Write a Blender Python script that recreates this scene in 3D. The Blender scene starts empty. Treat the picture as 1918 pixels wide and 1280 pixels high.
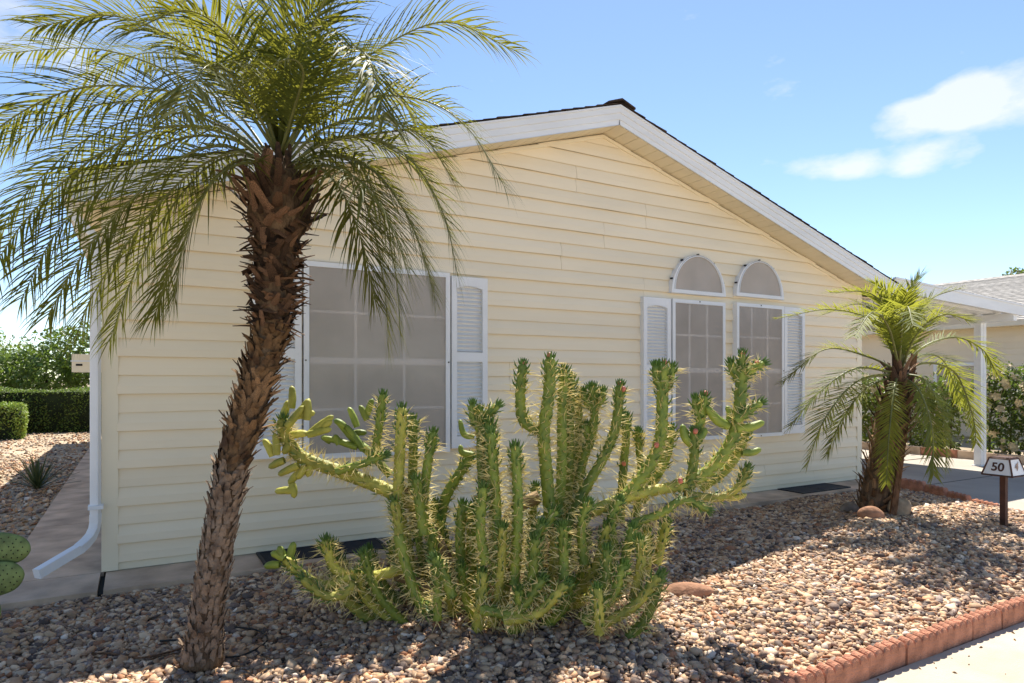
import bpy, bmesh, math, random
import numpy as np
from mathutils import Vector, Matrix
PI = math.pi
sc = bpy.context.scene
C = sc.collection

# ------------------------------------------------------------------ camera
CAM = Vector((0.183, -5.16, 1.244))
FPX, CXP, HYP = 1235.0, 959.0, 712.0
RT = Vector((0.8685, -0.4957, 0)).normalized()
FW = Vector((0.4957, 0.8685, 0)).normalized()
cam = bpy.data.objects.new('camera', bpy.data.cameras.new('camera'))
C.objects.link(cam)
cam.location = CAM
cam.rotation_euler = (PI / 2, 0, -math.atan2(FW.x, FW.y))
cam.data.sensor_width = 36.0
cam.data.lens = 36.0 * FPX / 1918.0
cam.data.shift_y = (HYP - 640.0) / 1918.0
cam.data.clip_start = 0.05
cam.data.clip_end = 3000
sc.camera = cam

# ------------------------------------------------------------------ light
SUNDIR = Vector((0.40, 0.47, 1.0)).normalized()      # towards the sun
EL = math.asin(SUNDIR.z)
AZ = math.atan2(SUNDIR.x, SUNDIR.y)                  # clockwise from +Y
world = bpy.data.worlds.new('World'); sc.world = world
world.use_nodes = True
nt = world.node_tree
bg = nt.nodes['Background']
sky = nt.nodes.new('ShaderNodeTexSky'); sky.sky_type = 'NISHITA'
sky.sun_disc = False
sky.sun_elevation = EL; sky.sun_rotation = AZ
sky.altitude = 300; sky.air_density = 0.85; sky.dust_density = 0.1; sky.ozone_density = 1.8
tc = nt.nodes.new('ShaderNodeTexCoord')
def wmath(op, a_, b_=None):
    n_ = nt.nodes.new('ShaderNodeMath'); n_.operation = op
    for i_, v_ in enumerate((a_, b_)):
        if v_ is None: continue
        if isinstance(v_, (int, float)): n_.inputs[i_].default_value = v_
        else: nt.links.new(v_, n_.inputs[i_])
    return n_.outputs[0]
SQ = 2.3                                              # clouds lie flat: stretch the vertical
mp = nt.nodes.new('ShaderNodeMapping'); mp.inputs['Scale'].default_value = (1.0, 1.0, SQ)
nrmn = nt.nodes.new('ShaderNodeVectorMath'); nrmn.operation = 'NORMALIZE'
nz = nt.nodes.new('ShaderNodeTexNoise'); nz.inputs['Scale'].default_value = 9.0
nz.inputs['Detail'].default_value = 8; nz.inputs['Roughness'].default_value = 0.58
nt.links.new(tc.outputs['Generated'], mp.inputs['Vector']); nt.links.new(mp.outputs['Vector'], nz.inputs['Vector'])
nt.links.new(mp.outputs['Vector'], nrmn.inputs[0])
val = nz.outputs['Fac']
for cx_, cy_, rad_, amp_ in ((1880,180,4.6,.33),(1770,195,3.6,.30),(1690,222,2.6,.22),(1560,312,3.2,.27),(1660,305,3.8,.30),(1760,300,3.2,.22),(1470,88,2.2,.14),(60,40,7,.22),(-500,200,8,.3),(2700,260,9,.3),(3300,60,7,.3)):
    q_ = RT*((cx_-CXP)/FPX)+FW+Vector((0,0,(HYP-cy_)/FPX)); q_.normalize(); q_.z *= SQ; q_.normalize()
    dn = nt.nodes.new('ShaderNodeVectorMath'); dn.operation = 'DOT_PRODUCT'
    nt.links.new(nrmn.outputs[0], dn.inputs[0]); dn.inputs[1].default_value = q_
    mr_ = nt.nodes.new('ShaderNodeMapRange'); mr_.interpolation_type = 'SMOOTHSTEP'
    mr_.inputs['From Min'].default_value = math.cos(math.radians(rad_)); mr_.inputs['From Max'].default_value = 1.0
    mr_.inputs['To Max'].default_value = amp_
    nt.links.new(dn.outputs['Value'], mr_.inputs['Value']); val = wmath('ADD', val, mr_.outputs['Result'])
rp = nt.nodes.new('ShaderNodeValToRGB')
rp.color_ramp.elements[0].position = 0.64; rp.color_ramp.elements[1].position = 0.92
rp.color_ramp.elements[1].color = (.68,.68,.68,1)
mx = nt.nodes.new('ShaderNodeMixRGB'); mx.inputs['Color2'].default_value = (5.2, 5.2, 5.3, 1)
nt.links.new(val, rp.inputs['Fac'])
nt.links.new(rp.outputs['Color'], mx.inputs['Fac'])
nt.links.new(sky.outputs['Color'], mx.inputs['Color1'])
nt.links.new(mx.outputs['Color'], bg.inputs['Color'])
bg.inputs['Strength'].default_value = 0.086
sl = bpy.data.lights.new('sun', 'SUN'); sl.energy = 4.3; sl.angle = math.radians(0.55)
sl.color = (1.0, 0.94, 0.84)
so = bpy.data.objects.new('sun', sl); C.objects.link(so)
so.rotation_euler = SUNDIR.to_track_quat('Z', 'Y').to_euler()
so.location = (6, 8, 14)
sc.view_settings.view_transform = 'Standard'
sc.view_settings.look = 'None'
sc.view_settings.gamma = 1.0
sc.view_settings.use_curve_mapping = False
sc.view_settings.exposure = 1.32
sc.cycles.max_bounces = 6
sc.cycles.diffuse_bounces = 4
sc.cycles.transparent_max_bounces = 12

rnd = random.Random(7)
rng = np.random.default_rng(7)

# ------------------------------------------------------------------ helpers
def ray(x, y):
    return RT * ((x - CXP) / FPX) + FW + Vector((0, 0, (HYP - y) / FPX))
def at(x, y, d):                     # point seen at pixel (x, y), d metres deep
    return CAM + ray(x, y) * d

class MB:
    def __init__(s): s.v = []; s.f = []; s.c = []
    def add(s, vs, fs, col=None):
        n = len(s.v); s.v += [tuple(p) for p in vs]; s.f += [tuple(n + i for i in f) for f in fs]
        if col is not None: s.c += [col] * len(vs)
    def box(s, x0, x1, y0, y1, z0, z1):
        s.add([(x0,y0,z0),(x1,y0,z0),(x1,y1,z0),(x0,y1,z0),(x0,y0,z1),(x1,y0,z1),(x1,y1,z1),(x0,y1,z1)],
              [(3,2,1,0),(4,5,6,7),(0,1,5,4),(1,2,6,5),(2,3,7,6),(3,0,4,7)])
    def hexa(s, p):                  # 8 corners, bottom ring then top ring
        s.add(p, [(3,2,1,0),(4,5,6,7),(0,1,5,4),(1,2,6,5),(2,3,7,6),(3,0,4,7)])
    def prism(s, pts, axis, a, b):   # polygon extruded along an axis 'x','y','z'
        def mk(p, t): return (t,p[0],p[1]) if axis == 'x' else ((p[0],t,p[1]) if axis == 'y' else (p[0],p[1],t))
        n = len(pts)
        s.add([mk(p,a) for p in pts] + [mk(p,b) for p in pts],
              [tuple(range(n)), tuple(range(2*n-1, n-1, -1))] + [(i, n+i, n+(i+1)%n, (i+1)%n) for i in range(n)])
    def tube(s, pts, radii, seg=8, cap=True, ref=None):
        pts = [Vector(p) for p in pts]; n = len(pts); base = len(s.v)
        prev = None
        for i, p in enumerate(pts):
            t = (pts[min(i+1,n-1)] - pts[max(i-1,0)]).normalized()
            if prev is None:
                a = Vector((0,0,1)) if abs(t.z) < 0.9 else Vector((1,0,0))
                if ref is not None: a = Vector(ref)
                u = (a - t * a.dot(t)).normalized()
            else:
                u = (prev - t * prev.dot(t)).normalized()
            prev = u; w = t.cross(u)
            r = radii[i] if hasattr(radii, '__len__') else radii
            for k in range(seg):
                an = 2*PI*k/seg
                s.v.append(tuple(p + (u*math.cos(an) + w*math.sin(an))*r))
        for i in range(n-1):
            for k in range(seg):
                a0 = base+i*seg+k; a1 = base+i*seg+(k+1)%seg
                s.f.append((a0, a1, a1+seg, a0+seg))
        if cap:
            s.f.append(tuple(base+k for k in range(seg-1,-1,-1)))
            s.f.append(tuple(base+(n-1)*seg+k for k in range(seg)))
    def mesh(s, name, mat, smooth=False):
        m = bpy.data.meshes.new(name); m.from_pydata(s.v, [], s.f)
        if mat: m.materials.append(mat)
        if smooth: m.polygons.foreach_set('use_smooth', [True]*len(m.polygons))
        if s.c:
            a = m.color_attributes.new('Col', 'FLOAT_COLOR', 'POINT')
            a.data.foreach_set('color', np.array([(c[0],c[1],c[2],1) for c in s.c], dtype=np.float32).ravel())
        m.update(); return m
    def build(s, name, mat, parent=None, smooth=False):
        return link(name, s.mesh(name, mat, smooth), parent)

def link(name, me, parent=None):
    o = bpy.data.objects.new(name, me); C.objects.link(o)
    if parent is not None: o.parent = parent
    return o
def thing(name, label, cat, group=None):
    o = bpy.data.objects.new(name, None); C.objects.link(o)
    o.empty_display_size = 0.1
    return tag(o, label, cat, group)
def tag(o, label, cat, group=None):
    o['label'] = label; o['category'] = cat
    if group: o['group'] = group
    return o
def setting(o, kind='structure', label=None):
    o['kind'] = kind
    if label: o['label'] = label
    return o
def box_obj(name, mat, parent, *b):
    m = MB(); m.box(*b); return m.build(name, mat, parent)
def np_mesh(name, V, Fs, mat, cols=None, smooth=True):   # Fs: (n,k) equal-sided faces
    m = bpy.data.meshes.new(name)
    nf, k = Fs.shape
    m.vertices.add(len(V)); m.vertices.foreach_set('co', V.astype(np.float32).ravel())
    m.loops.add(nf*k); m.loops.foreach_set('vertex_index', Fs.astype(np.int32).ravel())
    m.polygons.add(nf); m.polygons.foreach_set('loop_start', (np.arange(nf)*k).astype(np.int32))
    m.polygons.foreach_set('use_smooth', np.full(nf, smooth))
    if mat: m.materials.append(mat)
    if cols is not None:
        a = m.color_attributes.new('Col', 'FLOAT_COLOR', 'POINT')
        a.data.foreach_set('color', np.c_[cols, np.ones(len(cols))].astype(np.float32).ravel())
    m.update(calc_edges=True); m.validate()
    return m
def catmull(pts, n):
    P = [Vector(p) for p in pts]; P = [P[0]*2-P[1]] + P + [P[-1]*2-P[-2]]
    out = []; segs = len(P)-3
    for i in range(n):
        t = i/(n-1)*segs; k = min(int(t), segs-1); t -= k
        a,b,c,d = P[k:k+4]
        out.append(0.5*((2*b)+(c-a)*t+(2*a-5*b+4*c-d)*t*t+(3*b-a-3*c+d)*t**3))
    return out

# ------------------------------------------------------------------ materials
def lin(r, g, b):
    f = lambda c: ((c/255+0.055)/1.055)**2.4 if c > 10 else c/255/12.92
    return (f(r), f(g), f(b))
def mat(name, col, rough=0.7, var=0.12, scale=6.0, bump=0.0, bscale=40.0, spec=0.3, col2=None,
        transl=0.0, tcol=None, attr=False, orand=0.0, stretch=(1,1,1), metal=0.0, coord='Object', detail=5):
    m = bpy.data.materials.new(name); m.use_nodes = True
    n = m.node_tree; N = n.nodes; L = n.links
    bs = N['Principled BSDF']; bs.inputs['Roughness'].default_value = rough
    bs.inputs['Specular IOR Level'].default_value = spec; bs.inputs['Metallic'].default_value = metal
    tcn = N.new('ShaderNodeTexCoord'); mpn = N.new('ShaderNodeMapping')
    mpn.inputs['Scale'].default_value = stretch
    L.new(tcn.outputs[coord], mpn.inputs['Vector'])
    no = N.new('ShaderNodeTexNoise'); no.inputs['Scale'].default_value = scale; no.inputs['Detail'].default_value = detail
    L.new(mpn.outputs['Vector'], no.inputs['Vector'])
    if attr:
        src = N.new('ShaderNodeVertexColor'); src.layer_name = 'Col'; csock = src.outputs['Color']
    else:
        c2 = col2 if col2 else tuple(min(1, c*(1-var*2.2)) for c in col)
        rr = N.new('ShaderNodeValToRGB')
        rr.color_ramp.elements[0].position = 0.3; rr.color_ramp.elements[1].position = 0.68
        rr.color_ramp.elements[0].color = (*c2, 1); rr.color_ramp.elements[1].color = (*col, 1)
        L.new(no.outputs['Fac'], rr.inputs['Fac']); csock = rr.outputs['Color']
    if attr:
        hv0 = N.new('ShaderNodeHueSaturation'); mr0 = N.new('ShaderNodeMapRange')
        mr0.inputs['To Min'].default_value = 1-var; mr0.inputs['To Max'].default_value = 1+var
        L.new(no.outputs['Fac'], mr0.inputs['Value']); L.new(mr0.outputs['Result'], hv0.inputs['Value'])
        L.new(csock, hv0.inputs['Color']); csock = hv0.outputs['Color']
    if orand:
        oi = N.new('ShaderNodeObjectInfo'); hv = N.new('ShaderNodeHueSaturation'); mr = N.new('ShaderNodeMapRange')
        mr.inputs['To Min'].default_value = 1-orand; mr.inputs['To Max'].default_value = 1+orand
        L.new(oi.outputs['Random'], mr.inputs['Value']); L.new(mr.outputs['Result'], hv.inputs['Value'])
        L.new(csock, hv.inputs['Color']); csock = hv.outputs['Color']
    L.new(csock, bs.inputs['Base Color'])
    if bump:
        nb = N.new('ShaderNodeTexNoise'); nb.inputs['Scale'].default_value = bscale; nb.inputs['Detail'].default_value = 6
        L.new(mpn.outputs['Vector'], nb.inputs['Vector'])
        bp = N.new('ShaderNodeBump'); bp.inputs['Strength'].default_value = bump; bp.inputs['Distance'].default_value = 0.02
        L.new(nb.outputs['Fac'], bp.inputs['Height']); L.new(bp.outputs['Normal'], bs.inputs['Normal'])
    if transl:
        tr = N.new('ShaderNodeBsdfTranslucent')
        if tcol: tr.inputs['Color'].default_value = (*tcol, 1)
        else: L.new(csock, tr.inputs['Color'])
        mxs = N.new('ShaderNodeMixShader'); mxs.inputs['Fac'].default_value = transl
        L.new(bs.outputs['BSDF'], mxs.inputs[1]); L.new(tr.outputs['BSDF'], mxs.inputs[2])
        L.new(mxs.outputs['Shader'], N['Material Output'].inputs['Surface'])
    return m

M = {}
M['siding'] = mat('cream_vinyl_siding', (0.87,0.752,0.555), 0.55, 0.04, 1.3, 0.16, 2.2, 0.35, stretch=(0.6,1,2), orand=0.02)
M['trim'] = mat('cream_trim', (0.85,0.755,0.565), 0.5, 0.03, 3)
M['white'] = mat('white_vinyl', (0.80,0.80,0.80), 0.45, 0.03, 5, 0.02, 20)
M['fascia'] = mat('white_aluminium_fascia', (0.78,0.79,0.80), 0.4, 0.05, 2.5, 0.03, 8, stretch=(0.5,1,3))
M['soffit'] = mat('cream_soffit', (0.84,0.74,0.55), 0.6, 0.05, 3)
M['shingle'] = mat('dark_brown_shingle', (0.085,0.06,0.045), 0.95, 0.3, 14, 0.8, 120, 0.1, orand=0.3)
M['shingle_grey'] = mat('grey_shingle', (0.50,0.47,0.43), 0.95, 0.2, 9, 0.6, 90, 0.1, orand=0.12)
M['core'] = mat('wall_sheathing', (0.55,0.48,0.34), 0.9)
M['blind'] = mat('window_blind', (0.50,0.45,0.40), 0.6, 0.04, 2)
M['concrete'] = mat('tan_concrete', (0.68,0.51,0.37), 0.9, 0.22, 3.4, 0.25, 90, 0.15)
M['drive'] = mat('grey_driveway_concrete', (0.44,0.39,0.33), 0.85, 0.16, 0.9, 0.2, 70, 0.2, stretch=(1,0.5,1))
M['road'] = mat('tan_road_concrete', (0.56,0.47,0.36), 0.95, 0.12, 3.0, 0.35, 130, 0.1)
M['dirt'] = mat('dry_ground', (0.47,0.38,0.27), 0.95, 0.2, 0.8, 0.5, 12, 0.1)
M['bed'] = mat('gravel_bed', (0.20,0.155,0.12), 0.95, 0.4, 30, 0.9, 60, 0.1)
M['terracotta'] = mat('terracotta_concrete', (0.57,0.26,0.165), 0.9, 0.22, 11, 0.8, 60, 0.1, orand=0.1)
M['pebble'] = mat('river_pebbles', (0.5,0.4,0.3), 0.7, 0.22, 45, 0.15, 90, 0.25, attr=True)
M['rock_red'] = mat('red_sandstone', (0.42,0.22,0.13), 0.85, 0.25, 9, 0.5, 30, 0.2)
M['rock_tan'] = mat('tan_stone', (0.50,0.37,0.25), 0.85, 0.25, 9, 0.5, 30, 0.2)
M['rock_grey'] = mat('grey_stone', (0.27,0.22,0.18), 0.85, 0.25, 9, 0.5, 30, 0.2)
M['black'] = mat('black_metal', (0.02,0.018,0.017), 0.5, 0.2, 20)
M['grate'] = mat('dark_vent_grate', (0.028,0.03,0.036), 0.55, 0.2, 20)
M['rubber'] = mat('black_tubing', (0.02,0.018,0.016), 0.6, 0.2, 20)
M['brown_post'] = mat('dark_brown_post', (0.10,0.045,0.03), 0.7, 0.25, 12, 0.2, 40)
M['wood'] = mat('weathered_brown_stake', (0.23,0.12,0.065), 0.85, 0.3, 9, 0.5, 40, 0.15, stretch=(6,6,0.6))
M['frond'] = mat('palm_leaflets', (0.105,0.12,0.028), 0.6, 0.18, 5, 0, 1, 0.18, col2=(0.03,0.042,0.012), transl=0.36, tcol=(0.33,0.32,0.035), orand=0.5)
M['frond2'] = mat('young_palm_leaflets', (0.17,0.195,0.04), 0.6, 0.18, 5, 0, 1, 0.18, col2=(0.05,0.08,0.02), transl=0.42, tcol=(0.42,0.43,0.05), orand=0.3)
M['rachis'] = mat('palm_rachis', (0.17,0.18,0.06), 0.5, 0.15, 8)
M['boot'] = mat('dry_palm_leaf_bases', (0.30,0.185,0.095), 0.85, 0.3, 16, 0.5, 50, 0.15, col2=(0.10,0.055,0.032), orand=0.5)
M['boot_up'] = mat('dark_shaggy_palm_fibre', (0.23,0.125,0.07), 0.75, 0.3, 24, 0.5, 50, 0.3, col2=(0.03,0.02,0.016), orand=0.85)
M['boot_low'] = mat('weathered_grey_leaf_scars', (0.27,0.20,0.145), 0.9, 0.3, 22, 0.6, 50, 0.1, col2=(0.10,0.07,0.052), orand=0.5)
M['bark'] = mat('palm_bark', (0.21,0.14,0.085), 0.95, 0.3, 14, 1.0, 34, 0.1, col2=(0.07,0.045,0.03), stretch=(2,2,0.7))
M['cactus'] = mat('cactus_skin', (0.25,0.295,0.042), 0.5, 0.2, 11, 0.25, 60, 0.35, col2=(0.10,0.155,0.025), orand=0.22)
M['cactus_old'] = mat('yellowed_cactus_skin', (0.46,0.43,0.08), 0.55, 0.2, 11, 0.25, 60, 0.3, col2=(0.21,0.225,0.04), orand=0.18)
M['cleaf'] = mat('cactus_awl_leaves', (0.13,0.22,0.045), 0.45, 0.2, 20, col2=(0.06,0.12,0.03), transl=0.2, tcol=(0.3,0.42,0.06))
M['spine'] = mat('pale_yellow_spines', (0.82,0.72,0.36), 0.6, 0.1, 20, transl=0.35, tcol=(0.9,0.78,0.34))
M['woody'] = mat('dry_cactus_bark', (0.38,0.27,0.15), 0.9, 0.3, 14, 0.6, 50, 0.1)
M['flower'] = mat('coral_cactus_bud', (0.74,0.25,0.17), 0.5, 0.2, 30, transl=0.2)
M['pad'] = mat('prickly_pear_pad', (0.21,0.28,0.09), 0.6, 0.3, 16, 0.15, 50, 0.35)
M['areole'] = mat('dark_areoles', (0.055,0.05,0.03), 0.9)
M['yucca'] = mat('yucca_blades', (0.10,0.13,0.05), 0.5, 0.2, 8, transl=0.15, orand=0.2)
M['leaf'] = mat('shrub_leaves', (0.085,0.15,0.03), 0.5, 0.3, 3, 0, 1, 0.4, transl=0.3, tcol=(0.2,0.3,0.04), attr=True)
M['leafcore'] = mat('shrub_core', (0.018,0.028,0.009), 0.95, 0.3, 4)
M['leaf_glint'] = mat('painted_leaf_highlights', (0.58,0.47,0.27), 0.7, 0.2, 9, transl=0.2)  # pale tan that paints the highlights on shrub leaves
M['bird'] = mat('bird_decal', (0.45,0.30,0.22), 0.6, 0.3, 30)
M['neigh'] = mat('neighbour_siding', (0.82,0.71,0.54), 0.6, 0.04, 2)
M['gap'] = mat('expansion_joint', (0.03,0.035,0.035), 0.9)
# sun screen: woven fabric, partly see-through
def screen_mat():
    m = mat('woven_sun_screen', (0.74,0.655,0.57), 0.8, 0.08, 2.6, 0.0, 1, 0.15)
    n = m.node_tree; N = n.nodes; L = n.links
    tr = N.new('ShaderNodeBsdfTransparent'); ms = N.new('ShaderNodeMixShader'); ms.inputs['Fac'].default_value = 0.62
    L.new(N['Principled BSDF'].outputs['BSDF'], ms.inputs[1]); L.new(tr.outputs['BSDF'], ms.inputs[2])
    L.new(ms.outputs['Shader'], N['Material Output'].inputs['Surface'])
    return m
M['screen'] = screen_mat()
def glass_mat():
    m = bpy.data.materials.new('window_glass'); m.use_nodes = True
    n = m.node_tree; N = n.nodes; L = n.links
    g = N.new('ShaderNodeBsdfGlossy'); g.inputs['Roughness'].default_value = 0.03
    tr = N.new('ShaderNodeBsdfTransparent'); tr.inputs['Color'].default_value = (0.86,0.89,0.88,1)
    fr = N.new('ShaderNodeFresnel'); fr.inputs['IOR'].default_value = 1.5
    ms = N.new('ShaderNodeMixShader')
    L.new(fr.outputs['Fac'], ms.inputs['Fac']); L.new(tr.outputs['BSDF'], ms.inputs[1]); L.new(g.outputs['BSDF'], ms.inputs[2])
    L.new(ms.outputs['Shader'], N['Material Output'].inputs['Surface'])
    return m
M['glass'] = glass_mat()

# ------------------------------------------------------------------ ground
def smooth(a, b, x):
    t = min(1, max(0, (x-a)/(b-a))); return t*t*(3-2*t)
def bed_z(u, v):                       # surface of the front gravel bed
    z = -0.085
    z += 0.13*math.exp(-(((u-6.0)/1.3)**2 + ((v+1.75)/0.75)**2))
    z += 0.05*math.exp(-(((u-2.3)/1.2)**2 + ((v+2.0)/0.7)**2))
    z -= 0.06*smooth(-2.5, -3.2, v)
    z += 0.012*math.sin(u*2.1+v*1.3) + 0.009*math.sin(u*4.7-v*3.9)
    return z
def drive_edge(v):                     # left edge of the driveway
    return 8.34 - 0.62*smooth(-0.45, -2.1, v) - 0.25*smooth(-1.8, -3.3, v)

m = MB(); m.add([(-900,-900,-0.30),(900,-900,-0.30),(900,900,-0.30),(-900,900,-0.30)], [(0,1,2,3)])
setting(m.build('ground', M['dirt']))
m = MB(); m.add([(-60,-14,-0.165),(70,-14,-0.165),(70,-3.30,-0.165),(-60,-3.30,-0.165)], [(0,1,2,3)])
setting(m.build('road', M['road']))

def sheet(name, u0, u1, v0, v1, nu, nv, zf, mt, clip=None):
    m = MB(); idx = {}
    for j in range(nv+1):
        v = v0+(v1-v0)*j/nv; ue = u1 if clip is None else clip(v)
        for i in range(nu+1):
            u = u0+(ue-u0)*i/nu; idx[i,j] = len(m.v); m.v.append((u, v, zf(u, v)))
    for j in range(nv):
        for i in range(nu): m.f.append((idx[i,j], idx[i+1,j], idx[i+1,j+1], idx[i,j+1]))
    return m.build(name, mt, None, True)
setting(sheet('gravel_bed', -9, 8.3, -3.24, -0.40, 150, 30, bed_z, M['bed'], lambda v: drive_edge(v)-0.01))
yard_z = lambda u, v: -0.09 + 0.02*math.sin(u*1.3+v*0.7) + 0.012*math.sin(v*2.3)
setting(sheet('side_yard', -30, -0.57, -0.5, 40, 40, 60, yard_z, M['dirt']))

# driveway with saw-cut slabs
m = MB(); drows = [-3.30,-2.7,-2.1,-1.5,-1.0,-0.5,0.2,1.2]
edges = [(drive_edge(v), v) for v in drows] + [(8.33,1.25),(8.33,16)]
for (ua,va),(ub,vb) in zip(edges[:-1], edges[1:]):
    if vb-va < 0.06: continue
    m.add([(ua,va,-0.115),(12.56,va,-0.115),(12.56,vb,-0.115),(ub,vb,-0.115)], [(0,1,2,3)])
dv = setting(m.build('driveway', M['drive']))
for vj in (-0.42, 3.2):
    box_obj('slab_joint', M['gap'], dv, 8.4, 12.5, vj-0.006, vj+0.006, -0.116, -0.1125)

# concrete apron and side walk, slab by slab
walk = setting(box_obj('sidewalk', M['gap'], None, -0.56, 8.30, -0.42, 0.02, -0.25, -0.065))
for a, b in [(-0.57,-0.02),(0.012,1.9),(1.912,3.5),(3.512,5.1),(5.112,6.6),(6.612,8.3)]:
    for (p, q) in ([(-0.45,-0.004)]):
        mm = MB(); mm.box(a, b, p, q, -0.26, -0.035); mm.build('concrete_slab', M['concrete'], walk)
vs = [0.004, 1.86, 3.35, 4.85, 6.35, 7.85, 9.35, 10.9, 12.4]
for a, b in zip(vs[:-1], vs[1:]):
    mm = MB(); mm.box(-0.575, 0.0, a+0.006, b-0.006, -0.26, -0.036); mm.build('concrete_slab', M['concrete'], walk)
mm = MB(); mm.box(-3.4, -0.585, -0.62, -0.36, -0.26, -0.045); mm.build('concrete_slab', M['concrete'], walk)

# ------------------------------------------------------------------ pebbles (uncountable)
def ico(sub):
    b = bmesh.new(); bmesh.ops.create_icosphere(b, subdivisions=sub, radius=1.0)
    V = np.array([v.co[:] for v in b.verts]); Fc = np.array([[v.index for v in f.verts] for f in b.faces]); b.free()
    return V, Fc
PAL = np.array([(0.62,0.44,0.27),(0.66,0.50,0.33),(0.50,0.34,0.21),(0.34,0.24,0.17),(0.24,0.18,0.145),
                (0.74,0.60,0.43),(0.13,0.10,0.085),(0.42,0.21,0.11),(0.36,0.30,0.26),(0.58,0.36,0.20),(0.76,0.68,0.56)])
PW = np.array([.16,.16,.14,.13,.10,.09,.07,.06,.05,.06,.03]); PW = PW/PW.sum()
def pebbles(name, P, sub, size=(0.0125,0.031)):
    n = len(P); B, Fc = ico(sub)
    k = len(B)
    bases = []
    for i in range(10):
        w = rng.normal(size=(4,3))*1.6; ph = rng.uniform(0,6,4)
        d = 1+0.14*sum(np.sin(B@w[j]+ph[j]) for j in range(4))
        bases.append(B*d[:,None])
    bases = np.array(bases)[rng.integers(0,10,n)]
    L = rng.uniform(size[0], size[1], n)*rng.choice([0.55,0.8,1.0,1.35],n,p=[.2,.3,.37,.13])
    S = np.c_[L, L*rng.uniform(.55,.9,n), L*rng.uniform(.32,.62,n)]
    bases = bases*S[:,None,:]
    a = rng.uniform(0,2*PI,n); tx = rng.normal(0,.42,n); ty = rng.normal(0,.42,n)
    def rot(ax, an):
        c, s = np.cos(an), np.sin(an); R = np.zeros((n,3,3)); i, j = (ax+1)%3, (ax+2)%3
        R[:,ax,ax] = 1; R[:,i,i] = c; R[:,j,j] = c; R[:,i,j] = -s; R[:,j,i] = s
        return R
    R = rot(0,tx)@rot(1,ty)@rot(2,a)
    V = np.einsum('nij,nkj->nki', R, bases)
    V += P[:,None,:]
    F2 = (Fc[None]+ (np.arange(n)*k)[:,None,None]).reshape(-1,3)
    col = PAL[rng.choice(len(PAL),n,p=PW)]*rng.uniform(.62,1.02,(n,1))*np.array([1.0,.93,.90])
    col = np.repeat(np.clip(col,0,1),k,axis=0)
    o = link(name, np_mesh(name, V.reshape(-1,3), F2, M['pebble'], col)); o['kind'] = 'stuff'
    return o
def scatter(n, u0, u1, v0, v1, zf, ok, lift=0.016):
    u = rng.uniform(u0,u1,n); v = rng.uniform(v0,v1,n)
    keep = np.array([ok(a,b) for a,b in zip(u,v)])
    u, v = u[keep], v[keep]
    z = np.array([zf(a,b) for a,b in zip(u,v)]) + rng.uniform(-0.004,lift,len(u))
    return np.c_[u,v,z]
def depth(u, v): return (u-CAM.x)*FW.x + (v-CAM.y)*FW.y
def inview(u, v, mar=0.25):
    d = depth(u,v)
    if d < 2.35: return False
    X = (u-CAM.x)*RT.x + (v-CAM.y)*RT.y
    return abs(X) < (0.777+0.05)*d + mar
P = scatter(124000, -3.4, 8.3, -3.22, -0.44, bed_z, lambda u,v: inview(u,v) and u < drive_edge(v)-0.02 and not (u < -0.6 and v > -0.64))
dd = depth(P[:,0], P[:,1])
near = dd < 3.55
setting(pebbles('gravel', P[near], 2 if near.sum() < 16000 else 1), 'stuff', 'mixed tan and grey river pebbles covering the front bed')
setting(pebbles('gravel', P[~near], 1), 'stuff', 'mixed tan and grey river pebbles towards the house and driveway')
P = scatter(9000, -3.2, -0.6, -0.34, 8.5, yard_z, lambda u,v: inview(u,v))
setting(pebbles('gravel', P, 1, (0.014,0.034)), 'stuff', 'brown pebbles in the shaded side yard left of the walk')
P = scatter(5000, -4.5, -0.6, 8.5, 14.5, yard_z, lambda u,v: inview(u,v) and rng.random() < 0.5)
setting(pebbles('gravel', P, 1, (0.02,0.04)), 'stuff', 'sparse pebbles on the sunlit back yard ground')

# ------------------------------------------------------------------ the house
W, HALF, PK, SL = 8.286, 4.143, 3.645, 0.304
WEAVE = PK - SL*HALF
DEEP = 12.2
house = thing('house', 'cream vinyl sided gabled house with white trim and shuttered windows', 'house')
core = MB()
core.prism([(0.01,-0.26),(W-0.01,-0.26),(W-0.01,WEAVE),(HALF,PK),(0.01,WEAVE)], 'y', 0.004, DEEP)
core.build('wall_core', M['core'], house)
front = box_obj('front_wall', M['core'], house, 0.02, W-0.02, -0.001, 0.003, -0.03, WEAVE-0.1)
CH = 0.12555; Z0 = 0.0235
seams = {(24,25): 3.826, (22,23): 4.687, (20,21): 4.157, (18,19): 3.654, (16,17): 4.66, (1,2): 6.463, (0,): 7.354, (9,10): 3.1, (6,7): 7.45}
def half_at(z): return min(HALF-0.075, (PK-z)/SL)
def board(a0, b0, a1, b1, z0, z1, bot, parent, name='siding_board', mt=None):
    if b0-a0 < 0.01: return
    zb = z0-0.004
    m = MB(); ns = max(1, int((b0-a0)/0.45)); n = 6; rows = []
    for j in range(ns+1):
        f = j/ns; w1 = rnd.gauss(0,.0012); w2 = rnd.gauss(0,.0011)
        # lap profile: thick butt at the foot, slim at the head, never quite straight
        prof = [(zb+.015, -.003), (zb+w2, -bot+0.0025+w1), (zb+w2+0.002, -bot+w1), (z0+0.05, -bot*0.86+w1*.5), (z1, -0.004+w1*.3), (z1, 0.0)]
        for z, y in prof:
            k = min(1,max(0,(z-z0)/(z1-z0))); a_ = a0+(a1-a0)*k; b_ = b0+(b1-b0)*k
            m.v.append((a_+(b_-a_)*f, y, z))
    for j in range(ns):
        for k in range(n-1): m.f.append((j*n+k, (j+1)*n+k, (j+1)*n+k+1, j*n+k+1))
    m.f.append(tuple(range(n))); m.f.append(tuple(ns*n+k for k in range(n-1,-1,-1)))
    return m.build(name, mt or M['siding'], parent)
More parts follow.
